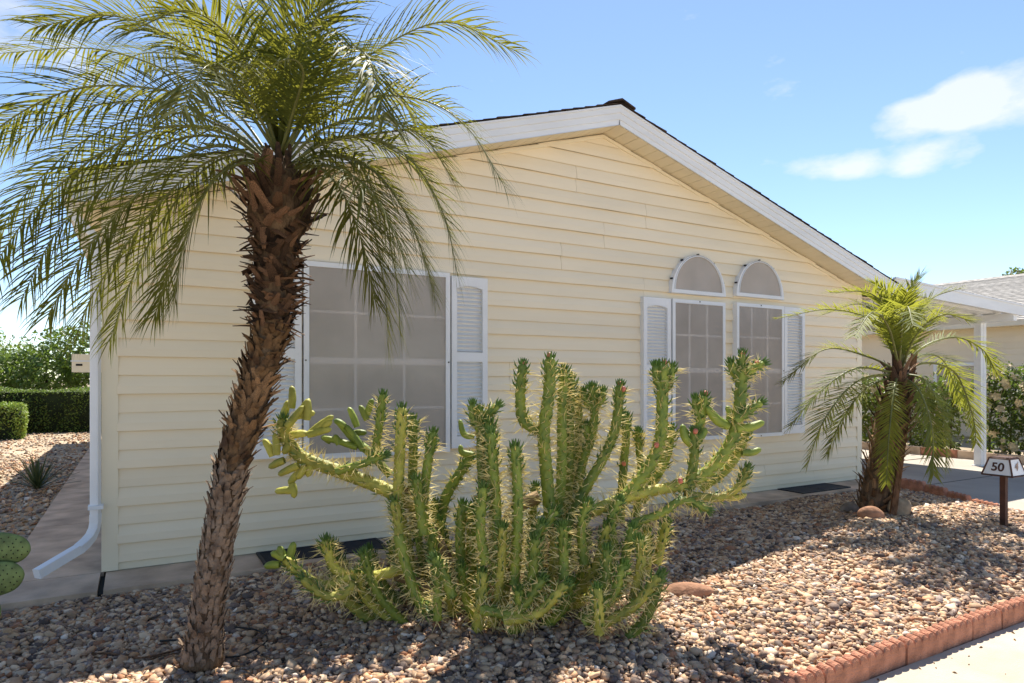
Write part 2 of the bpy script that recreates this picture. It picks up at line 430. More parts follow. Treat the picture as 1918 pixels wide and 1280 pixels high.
i = 0
while True:
    z0 = Z0+CH*i; z1 = z0+CH
    if z0 > PK-0.05: break
    h0, h1 = half_at(z0), half_at(min(z1,PK)) if z1 < PK else 0.0
    bot = 0.026 if i % 2 == 1 else 0.017
    cut = None
    for k, u in seams.items():
        if i in k: cut = u
    zt = min(z1, PK)
    if cut:
        board(HALF-h0, cut-0.0035, HALF-h1, cut-0.0035, z0, zt, bot+0.0018, front)
        board(cut, HALF+h0, cut, HALF+h1, z0, zt, bot, front)
    else:
        board(HALF-h0, HALF+h0, HALF-h1, HALF+h1, z0, zt, bot, front)
    i += 1
# starter strip, corner posts, rake trim under the soffit
box_obj('starter_strip', M['trim'], house, 0.083, W-0.083, -0.006, 0.0, -0.03, 0.0185)
for a, b in ((-0.014,0.082),(W-0.082,W+0.014)):
    m = MB(); m.box(a, b, -0.022, 0.10, -0.028, WEAVE-0.02); m.build('corner_post', M['trim'], house)
for s in (-1,1):
    m = MB()
    a = Vector((HALF, 0, PK)); b = Vector((HALF+s*(HALF-0.01), 0, WEAVE))
    pts = []
    for dz in (-0.042, -0.012):
        for y in (-0.026, -0.004):
            pts += [(a.x, y, a.z+dz), (b.x, y, b.z+dz)]
    m.hexa([pts[0],pts[1],pts[3],pts[2],pts[4],pts[5],pts[7],pts[6]])
    m.build('rake_trim', M['trim'], house)
# side walls (boards run back)
for wall, x, s in (('left_wall',0.0,-1),('right_wall',W,1)):
    wl = box_obj(wall, M['core'], house, min(x+s*0.001,x-s*0.004), max(x+s*0.001,x-s*0.004), 0.1, DEEP, -0.03, WEAVE-0.1)
    for i in range(19):
        z0 = Z0+CH*i; bt = 0.014
        m = MB(); m.prism([(x,z0-0.004),(x+s*bt,z0-0.004),(x+s*0.004,z0+CH),(x,z0+CH)], 'y', 0.101, DEEP)
        m.build('siding_board', M['siding'], wl)
# roof: sheathing, shingle courses that show as a stepped edge along the rake
OH, EO, EL_ = 0.275, 0.31, 0.13
roof = MB()
roof.prism([(-EL_,WEAVE-SL*EL_+0.15),(HALF,PK+0.15),(W+EO,WEAVE-SL*EO+0.15),(W+EO,WEAVE-SL*EO+0.19),(HALF,PK+0.195),(-EL_,WEAVE-SL*EL_+0.19)], 'y', -OH+0.02, DEEP+0.3)
roof = roof.build('roof', M['shingle'], house)
nsh = 33
for s in (-1,1):
    span = HALF+(EO if s > 0 else EL_)+0.03
    for k in range(nsh):
        a = span*k/nsh; b = span*(k+1)/nsh+0.02
        xa, xb = HALF+s*a, HALF+s*b
        za, zb = PK+0.196-SL*a, PK+0.196-SL*b
        th = rnd.uniform(0.011,0.017); f = -OH-0.012-rnd.uniform(0,0.012)
        m = MB()
        m.hexa([(xa,f,za+0.001),(xb,f,zb+0.001),(xb,DEEP+0.3,zb+0.001),(xa,DEEP+0.3,za+0.001),
                (xa,f,za+0.006),(xb,f,zb+th),(xb,DEEP+0.3,zb+th),(xa,DEEP+0.3,za+0.006)])
        m.build('shingle', M['shingle'], roof)
m = MB(); m.prism([(HALF-0.16,PK+0.165),(HALF,PK+0.222),(HALF+0.16,PK+0.165),(HALF+0.16,PK+0.182),(HALF,PK+0.24),(HALF-0.16,PK+0.182)], 'y', -OH-0.035, DEEP+0.3)
m.build('ridge_cap', M['shingle'], roof)
# rake fascia: ribbed aluminium, one length each side
for s in (-1,1):
    m = MB(); span = HALF+(EO if s > 0 else EL_)
    prof = [(0.0,0.0),(0.0,0.012),(0.052,0.012),(0.058,0.004),(0.112,0.004),(0.118,-0.004),(0.165,-0.004),(0.172,-0.012),(0.188,-0.012),(0.188,0.03),(0.012,0.03)]
    A = [(HALF, -OH+y, PK+z) for z, y in prof]; B_ = [(HALF+s*span, -OH+y, PK-SL*span+z) for z, y in prof]
    n = len(prof)
    m.add(A+B_, [(i,n+i,n+(i+1)%n,(i+1)%n) for i in range(n)]+[tuple(range(n)),tuple(range(2*n-1,n-1,-1))])
    fa = m.build('rake_fascia', M['fascia'], house)
    # soffit: grooved vinyl panels between fascia and wall
    so_ = MB(); 
    so_.hexa([(HALF,-OH+0.03,PK+0.02),(HALF+s*span,-OH+0.03,PK-SL*span+0.02),(HALF+s*span,0.0,PK-SL*span+0.02),(HALF,0.0,PK+0.02),
              (HALF,-OH+0.03,PK+0.03),(HALF+s*span,-OH+0.03,PK-SL*span+0.03),(HALF+s*span,0.0,PK-SL*span+0.03),(HALF,0.0,PK+0.03)])
    sf = so_.build('soffit', M['soffit'], house)
    np_ = 36; w = span/np_
    for k in range(np_):
        a = w*k+0.003; b = w*(k+1)-0.003
        m = MB(); d0, d1 = 0.006, 0.0185
        m.hexa([(HALF+s*a,-OH+0.028,PK-SL*a+d0),(HALF+s*b,-OH+0.028,PK-SL*b+d0),(HALF+s*b,-0.002,PK-SL*b+d0),(HALF+s*a,-0.002,PK-SL*a+d0),
                (HALF+s*a,-OH+0.028,PK-SL*a+d1),(HALF+s*b,-OH+0.028,PK-SL*b+d1),(HALF+s*b,-0.002,PK-SL*b+d1),(HALF+s*a,-0.002,PK-SL*a+d1)])
        m.build('soffit_panel', M['soffit'], sf)
# eave gutter and boards
for s, x in ((-1,-EL_),(1,W+EO)):
    ze = WEAVE-SL*(EO if s > 0 else EL_)
    m = MB(); m.box(min(x,x+s*0.09), max(x,x+s*0.09), -OH+0.035, DEEP+0.28, ze+0.03, ze+0.15) if s < 0 else m.box(x-0.02, x, -OH+0.035, DEEP+0.28, ze, ze+0.16)
    m.build('gutter' if s < 0 else 'eave_fascia', M['fascia'], house)
    m = MB(); m.box(min(x,-0.0 if s < 0 else W), max(x, 0.0 if s < 0 else W), 0.002, DEEP, ze+0.02, ze+0.03)
    m.build('eave_soffit', M['soffit'], house)

# downspout with an elbow that kicks out over the walk
ds = MB()
def rect_tube(m, pts, hw, hd, side):
    pts = [Vector(p) for p in pts]; n = len(pts); b = len(m.v)
    for i, p in enumerate(pts):
        t = (pts[min(i+1,n-1)]-pts[max(i-1,0)]).normalized()
        sd = Vector(side); sd = (sd - t*sd.dot(t)).normalized(); up = t.cross(sd)
        for sx, sy in ((-1,-1),(-1,-.6),(-1,.6),(-1,1),(1,1),(1,.6),(1,-.6),(1,-1)):
            k = 0.9 if abs(sy) == 1 else 1.0
            m.v.append(tuple(p + sd*hw*sy*1.0 + up*hd*sx*k))
    for i in range(n-1):
        for k in range(8):
            a = b+i*8+k; c = b+i*8+(k+1)%8
            m.f.append((a,c,c+8,a+8))
    m.f.append(tuple(b+k for k in range(7,-1,-1))); m.f.append(tuple(b+(n-1)*8+k for k in range(8)))
sx, sy = -0.046, -0.048
rect_tube(ds, [(-EL_-0.045,0.06,WEAVE+0.02),(-EL_-0.045,0.04,WEAVE-0.06),(sx,sy,WEAVE-0.20),(sx,sy,WEAVE-0.28),(sx,sy,0.36)], 0.024, 0.030, (1,-0.3,0))
d_ = ds.build('downspout', M['white'], house)
el = MB(); end = Vector((-0.33,-0.335,0.085)); k0 = Vector((sx,sy,0.365))
dirv = (end-Vector((sx,sy,0.20))).normalized()
pts = [k0, Vector((sx,sy,0.31)), Vector((sx,sy,0.27))+dirv*0.01, Vector((sx,sy,0.235))+dirv*0.035, Vector((sx,sy,0.213))+dirv*0.075, Vector((sx,sy,0.20))+dirv*0.13]
rect_tube(el, pts, 0.026, 0.033, (1,-0.3,0)); el.build('elbow', M['white'], d_)
el = MB(); rect_tube(el, [Vector((sx,sy,0.20))+dirv*0.11, end], 0.026, 0.031, (1,-0.9,0)); el.build('spout', M['white'], d_)
box_obj('strap', M['fascia'], d_, sx-0.04, sx+0.045, sy-0.05, sy+0.03, 0.40, 0.425)
ub = MB(); ub.box(-0.215,-0.004,0.50,0.70,1.30,1.43); ub = ub.build('utility_box', M['trim'], house)
box_obj('lid', M['white'], ub, -0.221, -0.0, 0.494, 0.706, 1.375, 1.385)
box_obj('slot', M['black'], ub, -0.19, -0.15, 0.4965, 0.4998, 1.345, 1.36)

# windows
def bar(m, a, b, c, d, y0, y1): m.box(a, b, y0, y1, c, d)
def window(u0, u1, z0, z1, cols, rows, rail, fr=0.026):
    w = MB(); bar(w,u0,u0+fr,z0,z1,-0.056,0.019); bar(w,u1-fr,u1,z0,z1,-0.052,0.019)
    bar(w,u0+fr,u1-fr,z1-fr,z1,-0.0515,0.019); bar(w,u0+fr,u1-fr,z0,z0+fr,-0.0515,0.019)
    w = w.build('window', M['white'], house); w.location.y = -0.022
    box_obj('backing', M['blind'], w, u0+fr, u1-fr, -0.0175, -0.0165, z0+fr, z1-fr)
    sl_ = MB(); n = int((z1-z0)/0.042)
    for k in range(n):
        zz = z0+fr+(k+0.5)*(z1-z0-2*fr)/n
        sl_.add([(u0+fr,-0.0182,zz+0.017),(u1-fr,-0.0182,zz+0.017),(u1-fr,-0.0225,zz-0.017),(u0+fr,-0.0225,zz-0.017)], [(0,1,2,3)])
    b = sl_.build('blind', M['blind'], w); b['kind'] = 'stuff'
    box_obj('pane', M['glass'], w, u0+fr, u1-fr, -0.0262, -0.0252, z0+fr, z1-fr)
    for k in range(1, cols):
        x = u0+(u1-u0)*k/cols; box_obj('muntin', M['white'], w, x-0.011, x+0.011, -0.033, -0.0265, z0+fr, z1-fr)
    for k in range(1, rows):
        z = z0+(z1-z0)*k/rows; t = 0.026 if k == rail else 0.010
        box_obj('muntin' if k != rail else 'meeting_rail', M['white'], w, u0+fr, u1-fr, -0.0335 if k != rail else -0.036, -0.0268, z-t, z+t)
    box_obj('sun_screen', M['screen'], w, u0+fr-0.004, u1-fr+0.004, -0.0485, -0.0475, z0+fr-0.004, z1-fr+0.004)
    fe = MB(); e = 0.013
    bar(fe,u0+fr-0.004,u0+fr+e,z0+fr,z1-fr,-0.0535,-0.0488); bar(fe,u1-fr-e,u1-fr+0.004,z0+fr,z1-fr,-0.0535,-0.0488)
    bar(fe,u0+fr+e,u1-fr-e,z1-fr-e,z1-fr+0.003,-0.0532,-0.0488); bar(fe,u0+fr+e,u1-fr-e,z0+fr-0.003,z0+fr+e,-0.0532,-0.0488)
    fe.build('screen_frame', M['fascia'], w)
    for (cx_, cz_) in ((u0+fr*0.5,(z0+z1)/2),(u1-fr*0.5,(z0+z1)/2),((u0+u1)/2,z1-fr*0.5),((u0+u1)/2,z0+fr*0.5)):
        box_obj('clip', M['black'], w, cx_-0.006, cx_+0.006, -0.056, -0.0522, cz_-0.006, cz_+0.006)
    return w
window(1.283, 2.485, 0.64, 2.145, 3, 4, 2)
window(4.995, 5.765, 0.605, 2.085, 3, 4, 2)
window(5.94, 6.73, 0.60, 2.10, 3, 4, 2)
def arch(uc, zb, r):
    n = 28; fr = 0.034
    m = MB(); A = [(uc+r*math.cos(PI*k/n), zb+r*math.sin(PI*k/n)*1.06) for k in range(n+1)]
    Bp = [(uc+(r-fr)*math.cos(PI*k/n), zb+fr+(r-fr)*math.sin(PI*k/n)*1.06-fr*0.5*0) for k in range(n+1)]
    for k in range(n):
        a,b,c,d = A[k],A[k+1],Bp[k+1],Bp[k]
        m.hexa([(p[0],y,p[1]) for y in (-0.052,0.019) for p in (a,b,c,d)])
    m.box(uc-r, uc+r, -0.0525, 0.019, zb-0.004, zb+fr)
    w = m.build('arched_window', M['white'], house); w.location.y = -0.022
    pl = MB(); pl.prism(Bp[::-1], 'y', -0.0215, -0.0195); pl.build('pane', M['blind'], w)
    for an in (45, 90, 135):
        t = math.radians(an); m = MB()
        m.tube([(uc,-0.026,zb+fr),(uc+(r-fr)*math.cos(t),-0.026,zb+fr+(r-fr)*math.sin(t)*1.03)], 0.007, 6); m.build('muntin', M['white'], w)
    pl = MB(); pl.prism(Bp[::-1], 'y', -0.0442, -0.0432); pl.build('sun_screen', M['screen'], w)
    m = MB(); q = [((p[0]-uc)*0.965+uc, -0.048, zb+fr+(p[1]-zb-fr)*0.965+0.002) for p in Bp]
    m.tube(q, 0.006, 6); m.build('screen_frame', M['fascia'], w)
    for an in (20, 55, 90, 125, 160):
        t = math.radians(an); x, z = uc+(r+0.008)*math.cos(t), zb+(r+0.008)*math.sin(t)*1.06
        box_obj('clip', M['black'], w, x-0.008, x+0.008, -0.04, -0.012, z-0.008, z+0.008)
arch(5.378, 2.152, 0.392); arch(6.332, 2.178, 0.392)

# louvred shutters
lou = MB(); lou.hexa([(0,-0.031,-0.008),(1,-0.031,-0.008),(1,-0.012,0.006),(0,-0.012,0.006),(0,-0.0275,-0.005),(1,-0.0275,-0.005),(1,-0.0085,0.009),(0,-0.0085,0.009)])
loum = lou.mesh('louver', M['white'])
def shutter(u0, u1, z0, z1, mid):
    st = 0.048; m = MB()
    m.box(u0,u0+st,-0.046,0.019,z0,z1); m.box(u1-st,u1,-0.046,0.019,z0,z1)
    m.box(u0+st,u1-st,-0.0455,0.019,z0,z0+0.10); m.box(u0+st,u1-st,-0.0455,0.019,z1-0.075,z1); m.box(u0+st,u1-st,-0.0455,0.019,mid-0.04,mid+0.04)
    # arched inset under the head rail
    n = 8; pts = [(u0+st,z1-0.076)]+[(u0+st+(u1-u0-2*st)*k/n, z1-0.10+0.022*math.sin(PI*k/n)) for k in range(n+1)]+[(u1-st,z1-0.076)]
    m.prism(pts, 'y', -0.0452, -0.004)
    sh = m.build('shutter', M['white'], house); sh.location.y = -0.022
    box_obj('shutter_back', M['white'], sh, u0+st, u1-st, -0.0065, -0.0045, z0+0.10, z1-0.075)
    for a, b in ((z0+0.10, mid-0.04),(mid+0.04, z1-0.085)):
        n = int((b-a)/0.033)
        for k in range(n):
            o = link('louver', loum, sh); o.scale = (u1-u0-2*st,1,1); o.location = (u0+st,-0.006,a+(k+0.5)*(b-a)/n)
    for zz in (z0+0.14, mid, z1-0.2):
        for x in (u0+st/2, u1-st/2):
            box_obj('screw', M['fascia'], sh, x-0.004, x+0.004, -0.0485, -0.0462, zz-0.004, zz+0.004)
shutter(2.505, 2.845, 0.665, 2.125, 1.44)
shutter(0.925, 1.268, 0.665, 2.125, 1.44)
shutter(4.612, 4.978, 0.625, 2.08, 1.36)
shutter(6.745, 7.11, 0.615, 2.095, 1.36)

# crawl-space vents let into the apron
def vent(u0, u1, label):
    v = thing('foundation_vent', label, 'vent')
    v.location = (u0, -0.36, -0.034)
    fr = MB(); w = u1-u0
    fr.box(0,w,0,0.02,0,0.012); fr.box(0,w,0.32,0.34,0,0.012); fr.box(0,0.02,0.02,0.32,0,0.012); fr.box(w-0.02,w,0.02,0.32,0,0.012); fr.box(w*0.5-0.008,w*0.5+0.008,0.02,0.32,0,0.011)
    fr.build('frame', M['grate'], v)
    box_obj('pan', M['black'], v, 0.02, w-0.02, 0.02, 0.32, 0.0005, 0.002)
    n = 14
    for k in range(n):
        y = 0.03+0.28*k/(n-1); m = MB(); m.hexa([(0.02,y-0.006,0.004),(w-0.02,y-0.006,0.004),(w-0.02,y+0.003,0.008),(0.02,y+0.003,0.008),(0.02,y-0.005,0.006),(w-0.02,y-0.005,0.006),(w-0.02,y+0.004,0.0095),(0.02,y+0.004,0.0095)])
        m.build('slat', M['grate'], v)
vent(0.95, 1.86, 'dark vent grate in the concrete apron beside the tall palm trunk')
vent(6.68, 7.55, 'dark vent grate in the concrete apron near the young palm')

# ------------------------------------------------------------------ carport
cp = thing('carport', 'white metal carport with ribbed roof on a slim post', 'carport')
cu0, cu1, cv0, cv1 = W+EO+0.004, 12.06, -OH, 7.2
zc0, zc1 = 2.385, 2.235      # underside height at house and at outer edge
def zc(u): return zc0+(zc1-zc0)*(u-cu0)/(cu1-cu0)
m = MB(); m.hexa([(cu0,cv0,zc0-0.01),(cu1,cv0,zc1-0.01),(cu1,cv0+0.03,zc1-0.01),(cu0,cv0+0.03,zc0-0.01),(cu0,cv0,zc0+0.17),(cu1,cv0,zc1+0.155),(cu1,cv0+0.03,zc1+0.155),(cu0,cv0+0.03,zc0+0.17)])
f1 = m.build('front_fascia', M['fascia'], cp)
m = MB(); m.hexa([(cu0,cv0-0.012,zc0+0.15),(cu1,cv0-0.012,zc1+0.135),(cu1,cv0-0.001,zc1+0.135),(cu0,cv0-0.001,zc0+0.15),(cu0,cv0-0.012,zc0+0.176),(cu1,cv0-0.012,zc1+0.161),(cu1,cv0-0.001,zc1+0.161),(cu0,cv0-0.001,zc0+0.176)])
m.build('drip_edge', M['fascia'], f1)
m = MB(); m.box(cu1-0.03, cu1+0.001, cv0+0.031, cv1, zc1+0.05, zc1+0.154); m.build('side_fascia', M['fascia'], cp)
nr = 26
for k in range(nr):
    va = cv0+0.04+(cv1-cv0-0.05)*k/nr; w = (cv1-cv0-0.05)/nr
    m = MB()
    prof = [(va,0.03),(va+w*0.55,0.03),(va+w*0.62,0.075),(va+w*0.93,0.075),(va+w-0.002,0.03)]
    A = [(cu0,v,zc(cu0)+z) for v,z in prof]+[(cu0,v,zc(cu0)+z+0.004) for v,z in prof[::-1]]
    B_ = [(cu1-0.04,v,zc(cu1-0.04)+z) for v,z in prof]+[(cu1-0.04,v,zc(cu1-0.04)+z+0.004) for v,z in prof[::-1]]
    n = len(A); m.add(A+B_, [(i,n+i,n+(i+1)%n,(i+1)%n) for i in range(n)]+[tuple(range(n)),tuple(range(2*n-1,n-1,-1))])
    m.build('roof_pan', M['fascia'], cp)
m = MB(); m.box(cu1-0.30, cu1-0.20, cv0+0.035, cv1, zc(cu1-0.25)-0.10, zc(cu1-0.25)+0.012); m.build('beam', M['fascia'], cp)
pu, pv = 11.81, 0.24
for (x, y) in ((pu,pv),(pu,3.5),(pu,6.6)):
    m = MB(); m.box(x-0.085,x-0.004,y-0.05,y+0.05,-0.115,zc(x)-0.10); m.box(x+0.004,x+0.085,y-0.05,y+0.05,-0.115,zc(x)-0.10); m.box(x-0.004,x+0.004,y-0.035,y+0.035,-0.115,zc(x)-0.105)
    p_ = m.build('post', M['fascia'], cp)
    box_obj('foot_plate', M['fascia'], p_, x-0.11, x+0.11, y-0.07, y+0.07, -0.1149, -0.105)

# ------------------------------------------------------------------ neighbour house
nb = thing('neighbour_house', 'tan sided house with pale grey shingle roof beyond the carport', 'house')
NU = 15.9; nv0, nv1 = -1.5, 22.0; NE = 2.34
wl = box_obj('wall', M['core'], nb, NU+0.01, NU+8.3, nv0, nv1, -0.3, NE+0.2)
for i in range(19):
    z0 = 0.02+CH*i
    m = MB(); m.prism([(NU+0.009,z0-0.004),(NU-0.016,z0-0.004),(NU-0.003,z0+CH),(NU+0.009,z0+CH)], 'y', nv0, nv1); m.build('siding_board', M['neigh'], wl)
    m = MB(); m.prism([(nv0+0.001,z0-0.004),(nv0-0.016,z0-0.004),(nv0-0.003,z0+CH),(nv0+0.001,z0+CH)], 'x', NU, NU+8.3); m.build('siding_board', M['neigh'], wl)
rf = MB(); rk = NU-0.3+4.45; ez = NE+0.05; rz = ez+4.45*0.335
rf.prism([(NU-0.30,ez),(rk,rz),(NU+8.6,ez),(NU+8.6,ez+0.05),(rk,rz+0.05),(NU-0.30,ez+0.05)], 'y', nv0-0.3, nv1+0.3)
rf = rf.build('roof', M['shingle_grey'], nb)
nc = 32
for k in range(nc):
    a0, a1 = 4.45*k/nc, 4.45*(k+1)/nc
    m = MB(); th = 0.022
    xa, xb = NU-0.32+a0, NU-0.32+a1+0.03
    za, zb_ = ez+0.052+a0*0.335, ez+0.052+(a1+0.03)*0.335
    m.hexa([(xa,nv0-0.32,za),(xb,nv0-0.32,zb_),(xb,nv1+0.3,zb_),(xa,nv1+0.3,za),(xa,nv0-0.32,za+th),(xb,nv0-0.32,zb_+0.004),(xb,nv1+0.3,zb_+0.004),(xa,nv1+0.3,za+th)])
    m.build('shingle', M['shingle_grey'], rf)
m = MB(); m.prism([(rk-0.16,rz+0.03),(rk,rz+0.085),(rk+0.16,rz+0.03),(rk,rz+0.11)], 'y', nv0-0.33, nv1+0.3); m.build('ridge_cap', M['shingle_grey'], rf)
box_obj('gutter', M['neigh'], nb, NU-0.40, NU-0.305, nv0-0.3, nv1+0.3, ez-0.05, ez+0.055)
box_obj('eave_soffit', M['neigh'], nb, NU-0.30, NU, nv0, nv1, ez-0.045, ez-0.03)
wn = MB(); wn.box(NU-0.045,NU-0.005,2.05,2.12,0.7,1.62); wn.box(NU-0.045,NU-0.005,3.0,3.07,0.7,1.62); wn.box(NU-0.045,NU-0.005,2.12,3.0,1.55,1.62); wn.box(NU-0.045,NU-0.005,2.12,3.0,0.7,0.77)
wn = wn.build('window', M['white'], nb); box_obj('pane', M['screen'], wn, NU-0.03, NU-0.026, 2.12, 3.0, 0.77, 1.55)
# boundary kerb between the two plots
kb = MB()
kerb = setting(box_obj('boundary_kerb', M['gap'], None, 12.60, 12.70, -4.0, 20, -0.2, -0.02))
for k in range(28):
    v = -4.0+k*0.62; m = MB(); m.box(12.58, 12.74, v, v+0.61, -0.25, 0.02+rnd.uniform(-0.006,0.006)); m.build('kerb_block', M['terracotta'] if k % 5 == 3 else M['concrete'], kerb)
m = MB(); m.add([(12.7,-6,-0.10),(40,-6,-0.10),(40,40,-0.10),(12.7,40,-0.10)], [(0,1,2,3)]); setting(m.build('neighbour_yard', M['dirt']))

# ------------------------------------------------------------------ foliage helper
def leaf_mesh(name, pts, nrm, size, cols, aspect=2.1, rough=0.6, up=0.25):
    n = len(pts); V = np.zeros((n,4,3))
    d = nrm + rng.normal(0,rough,(n,3)); d[:,2] += up; d /= np.linalg.norm(d,axis=1)[:,None]
    a = rng.normal(size=(n,3)); s = np.cross(d,a); s /= np.linalg.norm(s,axis=1)[:,None]
    # leaf lies roughly across the outward direction
    t = d*0.55 + np.cross(d,s)*0.85; t /= np.linalg.norm(t,axis=1)[:,None]
    L = (size*rng.uniform(.65,1.35,n))[:,None]
    V[:,0] = pts; V[:,1] = pts+t*L*.5+s*L/aspect*.5; V[:,2] = pts+t*L-np.array([0,0,.12])*L; V[:,3] = pts+t*L*.5-s*L/aspect*.5
    F4 = np.arange(n*4).reshape(n,4)
    return np_mesh(name, V.reshape(-1,3), F4, M['leaf'], np.repeat(cols,4,axis=0), smooth=False)
def leafcols(n, base, vr=.35, yel=.12):
    c = np.array(base)[None]*rng.uniform(1-vr,1+vr,(n,1)); c[:,0] *= rng.uniform(1-yel,1+yel*2.2,n)
    return np.clip(c,0.004,1)
def blob_points(n, blobs, shell=0.25):       # blobs: (cx,cy,cz,rx,ry,rz)
    b = np.array(blobs); w = (b[:,3]*b[:,4]*b[:,5])**(2/3); idx = rng.choice(len(b),n,p=w/w.sum())
    d = rng.normal(size=(n,3)); d /= np.linalg.norm(d,axis=1)[:,None]
    r = 1-shell*rng.random(n)**1.5
    lump = 1+0.16*np.sin(d[:,0]*5+idx)+0.13*np.sin(d[:,1]*6+d[:,2]*7+idx*2)
    return b[idx,:3]+d*b[idx,3:]*(r*lump)[:,None], d
def bush(name, label, cat, blobs, n, size, base, stems, group=None, aspect=2.0):
    t = thing(name, label, cat, group)
    P, d = blob_points(n, blobs, 0.5)
    link('crown', leaf_mesh('crown', P, d, size, leafcols(n, base), aspect), t)
    m = MB()
    for (x,y,z0,x1,y1,z1,r) in stems:
        m.tube(catmull([(x,y,z0),((x+x1)/2+.05,(y+y1)/2,(z0+z1)/2),(x1,y1,z1)],7), [r*(1-.6*k/6) for k in range(7)], 7)
    m.build('trunk', M['bark'], t, True)
    return t
def hedge(name, label, x0, x1, y0, y1, z0, z1, n, size, base):
    t = thing(name, label, 'hedge')
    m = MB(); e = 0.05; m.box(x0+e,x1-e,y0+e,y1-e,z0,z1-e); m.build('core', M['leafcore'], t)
    fa = [((x0,y0),'f'),]
    A = [(x1-x0)*(z1-z0), (y1-y0)*(z1-z0), (y1-y0)*(z1-z0), (x1-x0)*(y1-y0)]
    k = rng.choice(4,n,p=np.array(A)/sum(A)); u = rng.random(n); v = rng.random(n)
    P = np.zeros((n,3)); N_ = np.zeros((n,3))
    for f in range(4):
        q = k == f
        if f == 0: P[q] = np.c_[x0+(x1-x0)*u[q], np.full(q.sum(),y0), z0+(z1-z0)*v[q]]; N_[q] = (0,-1,0)
        if f == 1: P[q] = np.c_[np.full(q.sum(),x0), y0+(y1-y0)*u[q], z0+(z1-z0)*v[q]]; N_[q] = (-1,0,0)
        if f == 2: P[q] = np.c_[np.full(q.sum(),x1), y0+(y1-y0)*u[q], z0+(z1-z0)*v[q]]; N_[q] = (1,0,0)
        if f == 3: P[q] = np.c_[x0+(x1-x0)*u[q], y0+(y1-y0)*v[q], np.full(q.sum(),z1)]; N_[q] = (0,0,1)
    wob = 0.035*np.sin(P[:,0]*3.1+P[:,2]*4)+0.03*np.sin(P[:,0]*7.3+P[:,1]*5)
    P += N_*(wob-0.06*rng.random(n))[:,None]
    link('foliage', leaf_mesh('foliage', P, N_, size, leafcols(n, base), 1.7, 0.7, 0.5), t)
    return t
# left background
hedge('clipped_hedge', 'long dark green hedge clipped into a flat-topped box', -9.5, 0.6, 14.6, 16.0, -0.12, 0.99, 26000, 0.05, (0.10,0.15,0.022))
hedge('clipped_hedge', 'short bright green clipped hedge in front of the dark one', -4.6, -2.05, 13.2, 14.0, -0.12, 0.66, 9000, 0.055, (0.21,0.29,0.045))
bush('shrub_tree', 'big glossy-leaved shrub tree rising directly behind the hedge', 'tree',
     [(-1.0,18.2,1.9,1.3,1.2,1.1),(-2.1,18.6,1.5,1.2,1.1,0.9),(0.3,18.4,2.2,1.2,1.2,1.0),(-3.2,19,1.3,1.0,1,0.8),(1.4,18.8,1.7,1.2,1.1,1.0)], 12000, 0.15, (0.095,0.15,0.03),
     [(-1,18.3,-.1,-.9,18.2,1.6,.09),(0.2,18.4,-.1,.3,18.4,1.9,.08),(-2.2,18.6,-.1,-2.1,18.6,1.3,.08)])
bush('shrub_tree', 'pale green distant tree showing over the shrubs at far left', 'tree',
     [(-5.6,27,2.2,1.8,1.5,1.2),(-4.2,27.5,1.8,1.6,1.5,1.0),(-7.2,27,1.8,1.7,1.5,1.1)], 6000, 0.15, (0.15,0.20,0.05),
     [(-5.6,27,-.2,-5.5,27,1.8,.12),(-4.3,27.4,-.2,-4.2,27.5,1.5,.1)])
bush('shrub_tree', 'dark leafy shrub at the left edge behind the clipped hedges', 'tree',
     [(-4.6,19.0,1.2,1.3,1.0,0.9),(-5.9,19.2,1.3,1.2,1.0,1.0),(-7.2,19.2,1.1,1.2,1.0,0.9)], 7500, 0.13, (0.10,0.155,0.03),
     [(-4.7,19,-.1,-4.6,19,1.0,.08),(-6,19.2,-.1,-5.9,19.2,1.1,.08)])
# right background: hedge with painted leaf highlights in front of the neighbour
def highlight_hedge(label, x, v0, v1, zt, n, base, nf):
    t = thing('leafy_shrub', label, 'shrub')
    blobs = []; k = max(2,int((v1-v0)/0.55))
    for i in range(k):
        v = v0+(v1-v0)*(i+.5)/k
        for z in np.arange(0.15, zt-0.2, 0.42): blobs.append((x+rnd.uniform(-.12,.12), v+rnd.uniform(-.1,.1), z, 0.42, 0.42, 0.36))
        blobs.append((x, v, zt-0.38+rnd.uniform(-.1,.1), .36,.40,.34))
    P, d = blob_points(n, blobs, 0.55)
    q = P[:,2] > -0.08; P, d = P[q], d[q]
    link('crown', leaf_mesh('crown', P, d, 0.085, leafcols(len(P), base, .4), 2.2), t)
    m = MB()
    for i in range(k*2):
        v = v0+(v1-v0)*(i+.5)/(k*2); m.tube([(x,v,-.1),(x+rnd.uniform(-.1,.1),v,zt*0.4),(x+rnd.uniform(-.2,.2),v+rnd.uniform(-.2,.2),zt*.8)], [.018,.013,.006], 6)
    m.build('stems', M['bark'], t, True)
    fm = MB()
    for k2 in range(5):
        a = 2*PI*k2/5; b = a+2*PI/5
        fm.add([(0,0,0),(math.cos(a)*.03,math.sin(a)*.03,.010),(math.cos((a+b)/2)*.043,math.sin((a+b)/2)*.043,.004),(math.cos(b)*.03,math.sin(b)*.03,.010)], [(0,1,2,3)])
    fmesh = fm.mesh('leaf_highlight', M['leaf_glint'])  # small pale stars standing in for light catching the leaves
    idx = [i for i in range(len(P)) if d[i][0] < -0.15][:nf*4:3]
    for i in idx:
        o = link('leaf_highlight', fmesh, t); o.location = P[i]+d[i]*0.07
        o.rotation_euler = Vector((d[i][0],d[i][1],d[i][2]+.2)).to_track_quat('Z','Y').to_euler(); s = rnd.uniform(.9,2.1); o.scale = (s,s,s)
highlight_hedge('dark shrub with painted pale leaf highlights right of the carport post', 13.25, -1.6, 0.92, 1.55, 9000, (0.055,0.08,0.02), 130)
